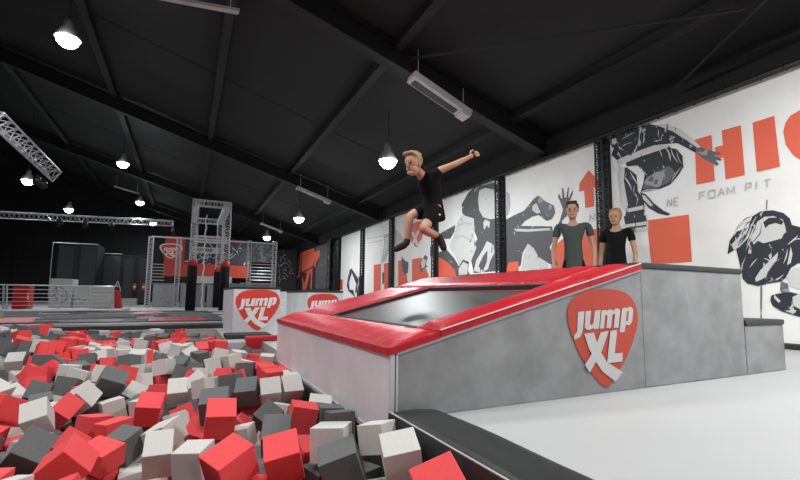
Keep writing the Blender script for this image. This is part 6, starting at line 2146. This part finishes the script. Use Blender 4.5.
def person(o, J, s, clothes, hair, facing, hand_dirs, feet=True):
    """J: joints in metres, s: size factor; facing: unit vector of the face"""
    V_ = Vector; J = {k: V_(v) for k, v in J.items()}; L = lambda a, b, t: J[a].lerp(J[b], t)
    fz = V_(facing).normalized(); upv = ((J['head']-J['neck']).normalized()*.5+V_((0, 0, 1))).normalized(); side = fz.cross(upv).normalized(); upv = side.cross(fz).normalized(); hc = J['head']; h = .105*s
    g = dict(
        spine=[('pel', J['pelvis'], (.082*s, .068*s)), ('bel', J['belly'], (.082*s, .066*s)), ('che', J['chest'], (.115*s, .085*s)), ('nb', J['neck'], (.05*s, .048*s)), ('nt', J['neck'].lerp(hc, .45), (.042*s, .042*s)),
               ('hd1', hc-upv*.03*s, (.062*s, .07*s)), ('hd2', hc+upv*.045*s, (.07*s, .082*s)), ('hd3', hc+upv*.095*s, (.05*s, .055*s))],
    )
    for k in 'LR':
        g['a'+k] = ['che', ('sh'+k, J['sh'+k], .043*s), ('ua'+k, L('sh'+k, 'el'+k, .5), .038*s), ('el'+k, J['el'+k], .031*s), ('fa'+k, L('el'+k, 'wr'+k, .4), .029*s), ('wr'+k, J['wr'+k], (.021*s, .021*s)),
                    ('pm'+k, J['wr'+k]+V_(hand_dirs[k]).normalized()*.055*s, (.03*s, .018*s))]
        g['l'+k] = ['pel', ('hp'+k, J['hp'+k], .064*s), ('th'+k, L('hp'+k, 'kn'+k, .5), .066*s), ('kn'+k, J['kn'+k], .050*s), ('ca'+k, L('kn'+k, 'an'+k, .35), .049*s), ('an'+k, J['an'+k], .031*s), ('hl'+k, L('an'+k, 'to'+k, .35), .032*s), ('to'+k, J['to'+k], (.030*s, .022*s))]
    n, e = graph(**g)
    body = skin_mesh(n, e, 0, 2)
    bm = bmesh.new(); bm.from_mesh(body)
    # nose, ears, hands' fingers are grown into the same mesh
    def lump(c, r, sc, rot=None):
        mm = Matrix.Translation(c) @ (rot or Matrix.Identity(4)) @ Matrix.Diagonal((*[r*x for x in sc], 1)); rr_ = bmesh.ops.create_uvsphere(bm, u_segments=10, v_segments=6, radius=1, matrix=mm)
        for f in {f for v in rr_['verts'] for f in v.link_faces}: f.smooth = True
    RM = Matrix((( side.x, fz.x, upv.x, 0), (side.y, fz.y, upv.y, 0), (side.z, fz.z, upv.z, 0), (0, 0, 0, 1)))
    front = hc+fz*.088*s+upv*.01*s
    lump(hc+upv*.028*s-fz*.006*s, .098*s, (.80, .98, .98), RM); lump(hc+fz*.012*s-upv*.035*s, .075*s, (.86, .98, 1.0), RM)
    lump(front+fz*.006*s-upv*.008*s, .014*s, (.8, 1.1, 1.6), RM)
    lump(hc+fz*.066*s-upv*.078*s, .03*s, (1.1, .9, .7), RM)
    for q in (-1, 1): lump(hc+side*q*.074*s-fz*.005*s, .02*s, (.4, .8, 1.3), RM)
    def cyl(a, b, r0, r1):
        d = b-a; mm = Matrix.Translation((a+b)/2) @ d.to_track_quat('Z', 'Y').to_matrix().to_4x4(); rr_ = bmesh.ops.create_cone(bm, cap_ends=True, segments=7, radius1=r0, radius2=r1, depth=d.length, matrix=mm)
        for f in {f for v in rr_['verts'] for f in v.link_faces}: f.smooth = True
    for k in 'LR':
        hd = V_(hand_dirs[k]).normalized(); w_ = J['wr'+k]; pl = w_+hd*.075*s
        ac = hd.cross(fz); ac = ac.normalized() if ac.length > .1 else side; nrm = hd.cross(ac).normalized()
        for i, (off, ln) in enumerate(((-.024, .055), (-.008, .066), (.008, .062), (.023, .048))):
            a = pl+ac*off*s; b1 = a+(hd*.9+nrm*.25).normalized()*ln*.5*s; b2_ = b1+(hd*.6+nrm*.7).normalized()*ln*.5*s
            cyl(a, b1, .0085*s, .008*s); cyl(b1, b2_, .008*s, .006*s)
        a = w_+hd*.03*s-ac*.02*s; b1 = a+(hd*.6-ac*.8).normalized()*.035*s; cyl(a, b1, .011*s, .009*s); cyl(b1, b1+(hd*.9-ac*.1).normalized()*.03*s, .009*s, .007*s)
    bm.to_mesh(body); bm.free()
    put(body, 'body', 'skin', o)
    for q in (-1, 1):
        m = MB(); m.ball(hc+fz*.082*s+side*q*.031*s+upv*.016*s, .009*s, None, (1.2, .6, .7), 8, 6, RM); m.build('eye', M_['eye'], o)
        m = MB(); m.ball(hc+fz*.084*s+side*q*.031*s+upv*.034*s, .013*s, None, (1.3, .4, .25), 8, 6, RM); m.build('eyebrow', M_[hair[0]], o)
    m = MB(); m.ball(hc+fz*.083*s-upv*.048*s, .018*s, None, (1.2, .5, .35), 8, 6, RM); m.build('mouth', M_['lips'], o)
    # hair: cap of clumps
    m = MB(); rr_ = random.Random(4)
    m.ball(hc-fz*.026*s+upv*.045*s, .098*s, None, (.88, 1.0, .93), 16, 10, RM)
    for i in range(46):
        th = rr_.uniform(0, 6.28); ph = rr_.uniform(0, 1.15); dd = side*math.sin(ph)*math.cos(th)+fz*math.sin(ph)*math.sin(th)+upv*math.cos(ph)
        if dd.dot(fz) > .75: continue
        m.ball(hc-fz*.024*s+upv*.045*s+dd*.086*s, .02*s, None, (1, 1, .6), 6, 5, RM)
    if hair[1] == 'quiff':
        for i in range(9): m.ball(hc+fz*.055*s+side*(i-4)*.013*s+upv*(.112+.008*(i % 2))*s, .022*s, None, (.7, 1.2, .8), 6, 5, RM)
    if hair[1] == 'bun':
        m.ball(hc-fz*.10*s+upv*.05*s, .04*s, None, (1, 1, 1), 10, 8); m.ball(hc-fz*.07*s-upv*.02*s, .045*s, None, (1, .8, 1.2), 10, 8)
        for q in (-1, 1): m.ball(hc+side*q*.066*s+fz*.01*s+upv*.01*s, .03*s, None, (.5, 1, 1.7), 8, 6, RM)
    m.build('hair', M_[hair[0]], o)
    # clothes
    top, bottom, sl_len, leg_len = clothes
    dn = (J['pelvis']-J['belly']).normalized(); q = dict(spine=[('pel00', J['pelvis']+dn*.15*s, (.155*s, .125*s)), ('pel0', J['pelvis']+dn*.12*s, (.155*s, .125*s)), ('pel', J['pelvis'].lerp(J['belly'], .1), (.132*s, .108*s)), ('bel', J['belly'], (.122*s, .098*s)), ('che', J['chest'], (.137*s, .104*s)), ('nk', J['neck']+upv*.0*s, (.072*s, .066*s))])
    for k in 'LR': q['a'+k] = ['che', ('sh'+k, J['sh'+k], .060*s), ('sl'+k, L('sh'+k, 'el'+k, sl_len), .055*s)]
    n, e = graph(**q); sh = put(skin_mesh(n, e, 0, 2), 'shirt', top, o)
    q = dict(spine=[('pel', J['pelvis'], (.127*s, .106*s)), ('wa', J['pelvis'].lerp(J['belly'], .95), (.114*s, .091*s))])
    for k in 'LR':
        ll = ['pel', ('hp'+k, J['hp'+k], (.094 if leg_len <= 1 else .078)*s), ('th'+k, L('hp'+k, 'kn'+k, min(.45, leg_len*.6)), .086*s)]
        if leg_len <= 1: ll.append(('kn'+k, L('hp'+k, 'kn'+k, leg_len), .080*s))
        else: ll += [('kn'+k, J['kn'+k], .064*s), ('ca'+k, L('kn'+k, 'an'+k, .4), .058*s), ('an'+k, L('kn'+k, 'an'+k, leg_len-1), .048*s)]
        q['l'+k] = ll
    n, e = graph(**q); put(skin_mesh(n, e, 0, 2), 'shorts' if leg_len < 1 else 'trousers', bottom, o)
    for k in 'LR':
        n, e = graph(f=[('a', L('kn'+k, 'an'+k, .78), .040*s), ('b', J['an'+k], .040*s), ('c', L('an'+k, 'to'+k, .4), .041*s), ('d', J['to'+k]+(J['to'+k]-J['an'+k]).normalized()*.012*s, (.036*s, .030*s))])
        put(skin_mesh(n, e, 0, 2), 'sock' if leg_len < 1 else 'shoe', 'sock' if leg_len < 1 else 'cloth_black', o)
    return sh
def Q(px, py, y): return at(px, py, 1, y)
# jumping boy
boy = empty('person', Q(430, 215, 3.25)[:], label='young boy with short blond hair in black shirt and shorts, jumping high above the ramp', cat='person')
bs = .86
J = dict(head=Q(413, 165, 3.2), neck=Q(420, 173.5, 3.25), chest=Q(430, 184, 3.27), belly=Q(432.5, 198, 3.28), pelvis=Q(433, 208, 3.28),
         shL=Q(435, 172.5, 3.14), elL=Q(454, 164.5, 3.05), wrL=Q(468.5, 157.5, 3.0), shR=Q(422, 178, 3.40), elR=Q(431, 187, 3.55), wrR=Q(431, 195, 3.6),
         hpL=Q(437, 211, 3.20), knL=Q(422, 229.5, 3.10), anL=Q(439, 236.5, 3.14), toL=Q(444.5, 250, 3.10),
         hpR=Q(428, 209.5, 3.36), knR=Q(409.5, 215.5, 3.38), anR=Q(407, 243.5, 3.38), toR=Q(394.5, 250, 3.34))
boy_shirt = person(boy, J, bs, ('cloth_black', 'cloth_black', .42, .75), ('hair_blond', 'quiff'), (-.86, -.42, -.22), {'L': J['wrL']-J['elL'], 'R': (.2, .2, -1)})
m = MB(); p = Q(438.5, 214.5, 3.115); m.box((p.x-.02, p.y-.003, p.z-.006), (p.x+.02, p.y+.003, p.z+.006)); m.build('white_mark', M_['logo_white'], boy)
# standing man and woman
def stand(x, y, H, facing, label, nm_top, nm_bot, hair, wide=1.0, leg=1.9):
    o = empty('person', (x, y, 0), label=label, cat='person'); s = H/1.78
    f_ = Vector((facing[0], facing[1], 0)).normalized(); r_ = Vector((-f_.y, f_.x, 0))
    P = lambda side, fwd, z: (x+r_.x*side*s+f_.x*fwd*s, y+r_.y*side*s+f_.y*fwd*s, z*s)
    J = dict(head=P(0, .035, 1.655), neck=P(0, -.005, 1.515), chest=P(0, 0, 1.37), belly=P(0, .01, 1.13), pelvis=P(0, 0, .95))
    for k, q in (('L', 1), ('R', -1)):
        J['sh'+k] = P(.172*q*wide, -.01, 1.475); J['el'+k] = P(.235*q*wide, -.03, 1.14); J['wr'+k] = P(.225*q*wide, .06, .90)
        J['hp'+k] = P(.09*q, 0, .90); J['kn'+k] = P(.10*q, .02, .49); J['an'+k] = P(.10*q, -.02, .085); J['to'+k] = P(.115*q, .15, .035)
    person(o, J, s, (nm_top, nm_bot, .52, leg), hair, (facing[0], facing[1], -.12), {'L': (0, -.1, -1), 'R': (0, -.1, -1)})
    return o
p = at(572.5, 220, 1, 4.15); stand(p.x, 4.15, 1.80, (-.85, -.75), 'man with short dark hair in a grey T-shirt, standing behind the ramp', 'cloth_grey', 'cloth_black', ('hair_dark', 'quiff'), 1.08)
p = at(616, 220, 1, 3.95); stand(p.x, 3.95, 1.73, (-1, -.45), 'woman with tied blond hair in a black T-shirt, standing right of the man', 'cloth_black', 'cloth_black', ('hair_blond', 'bun'), .95)
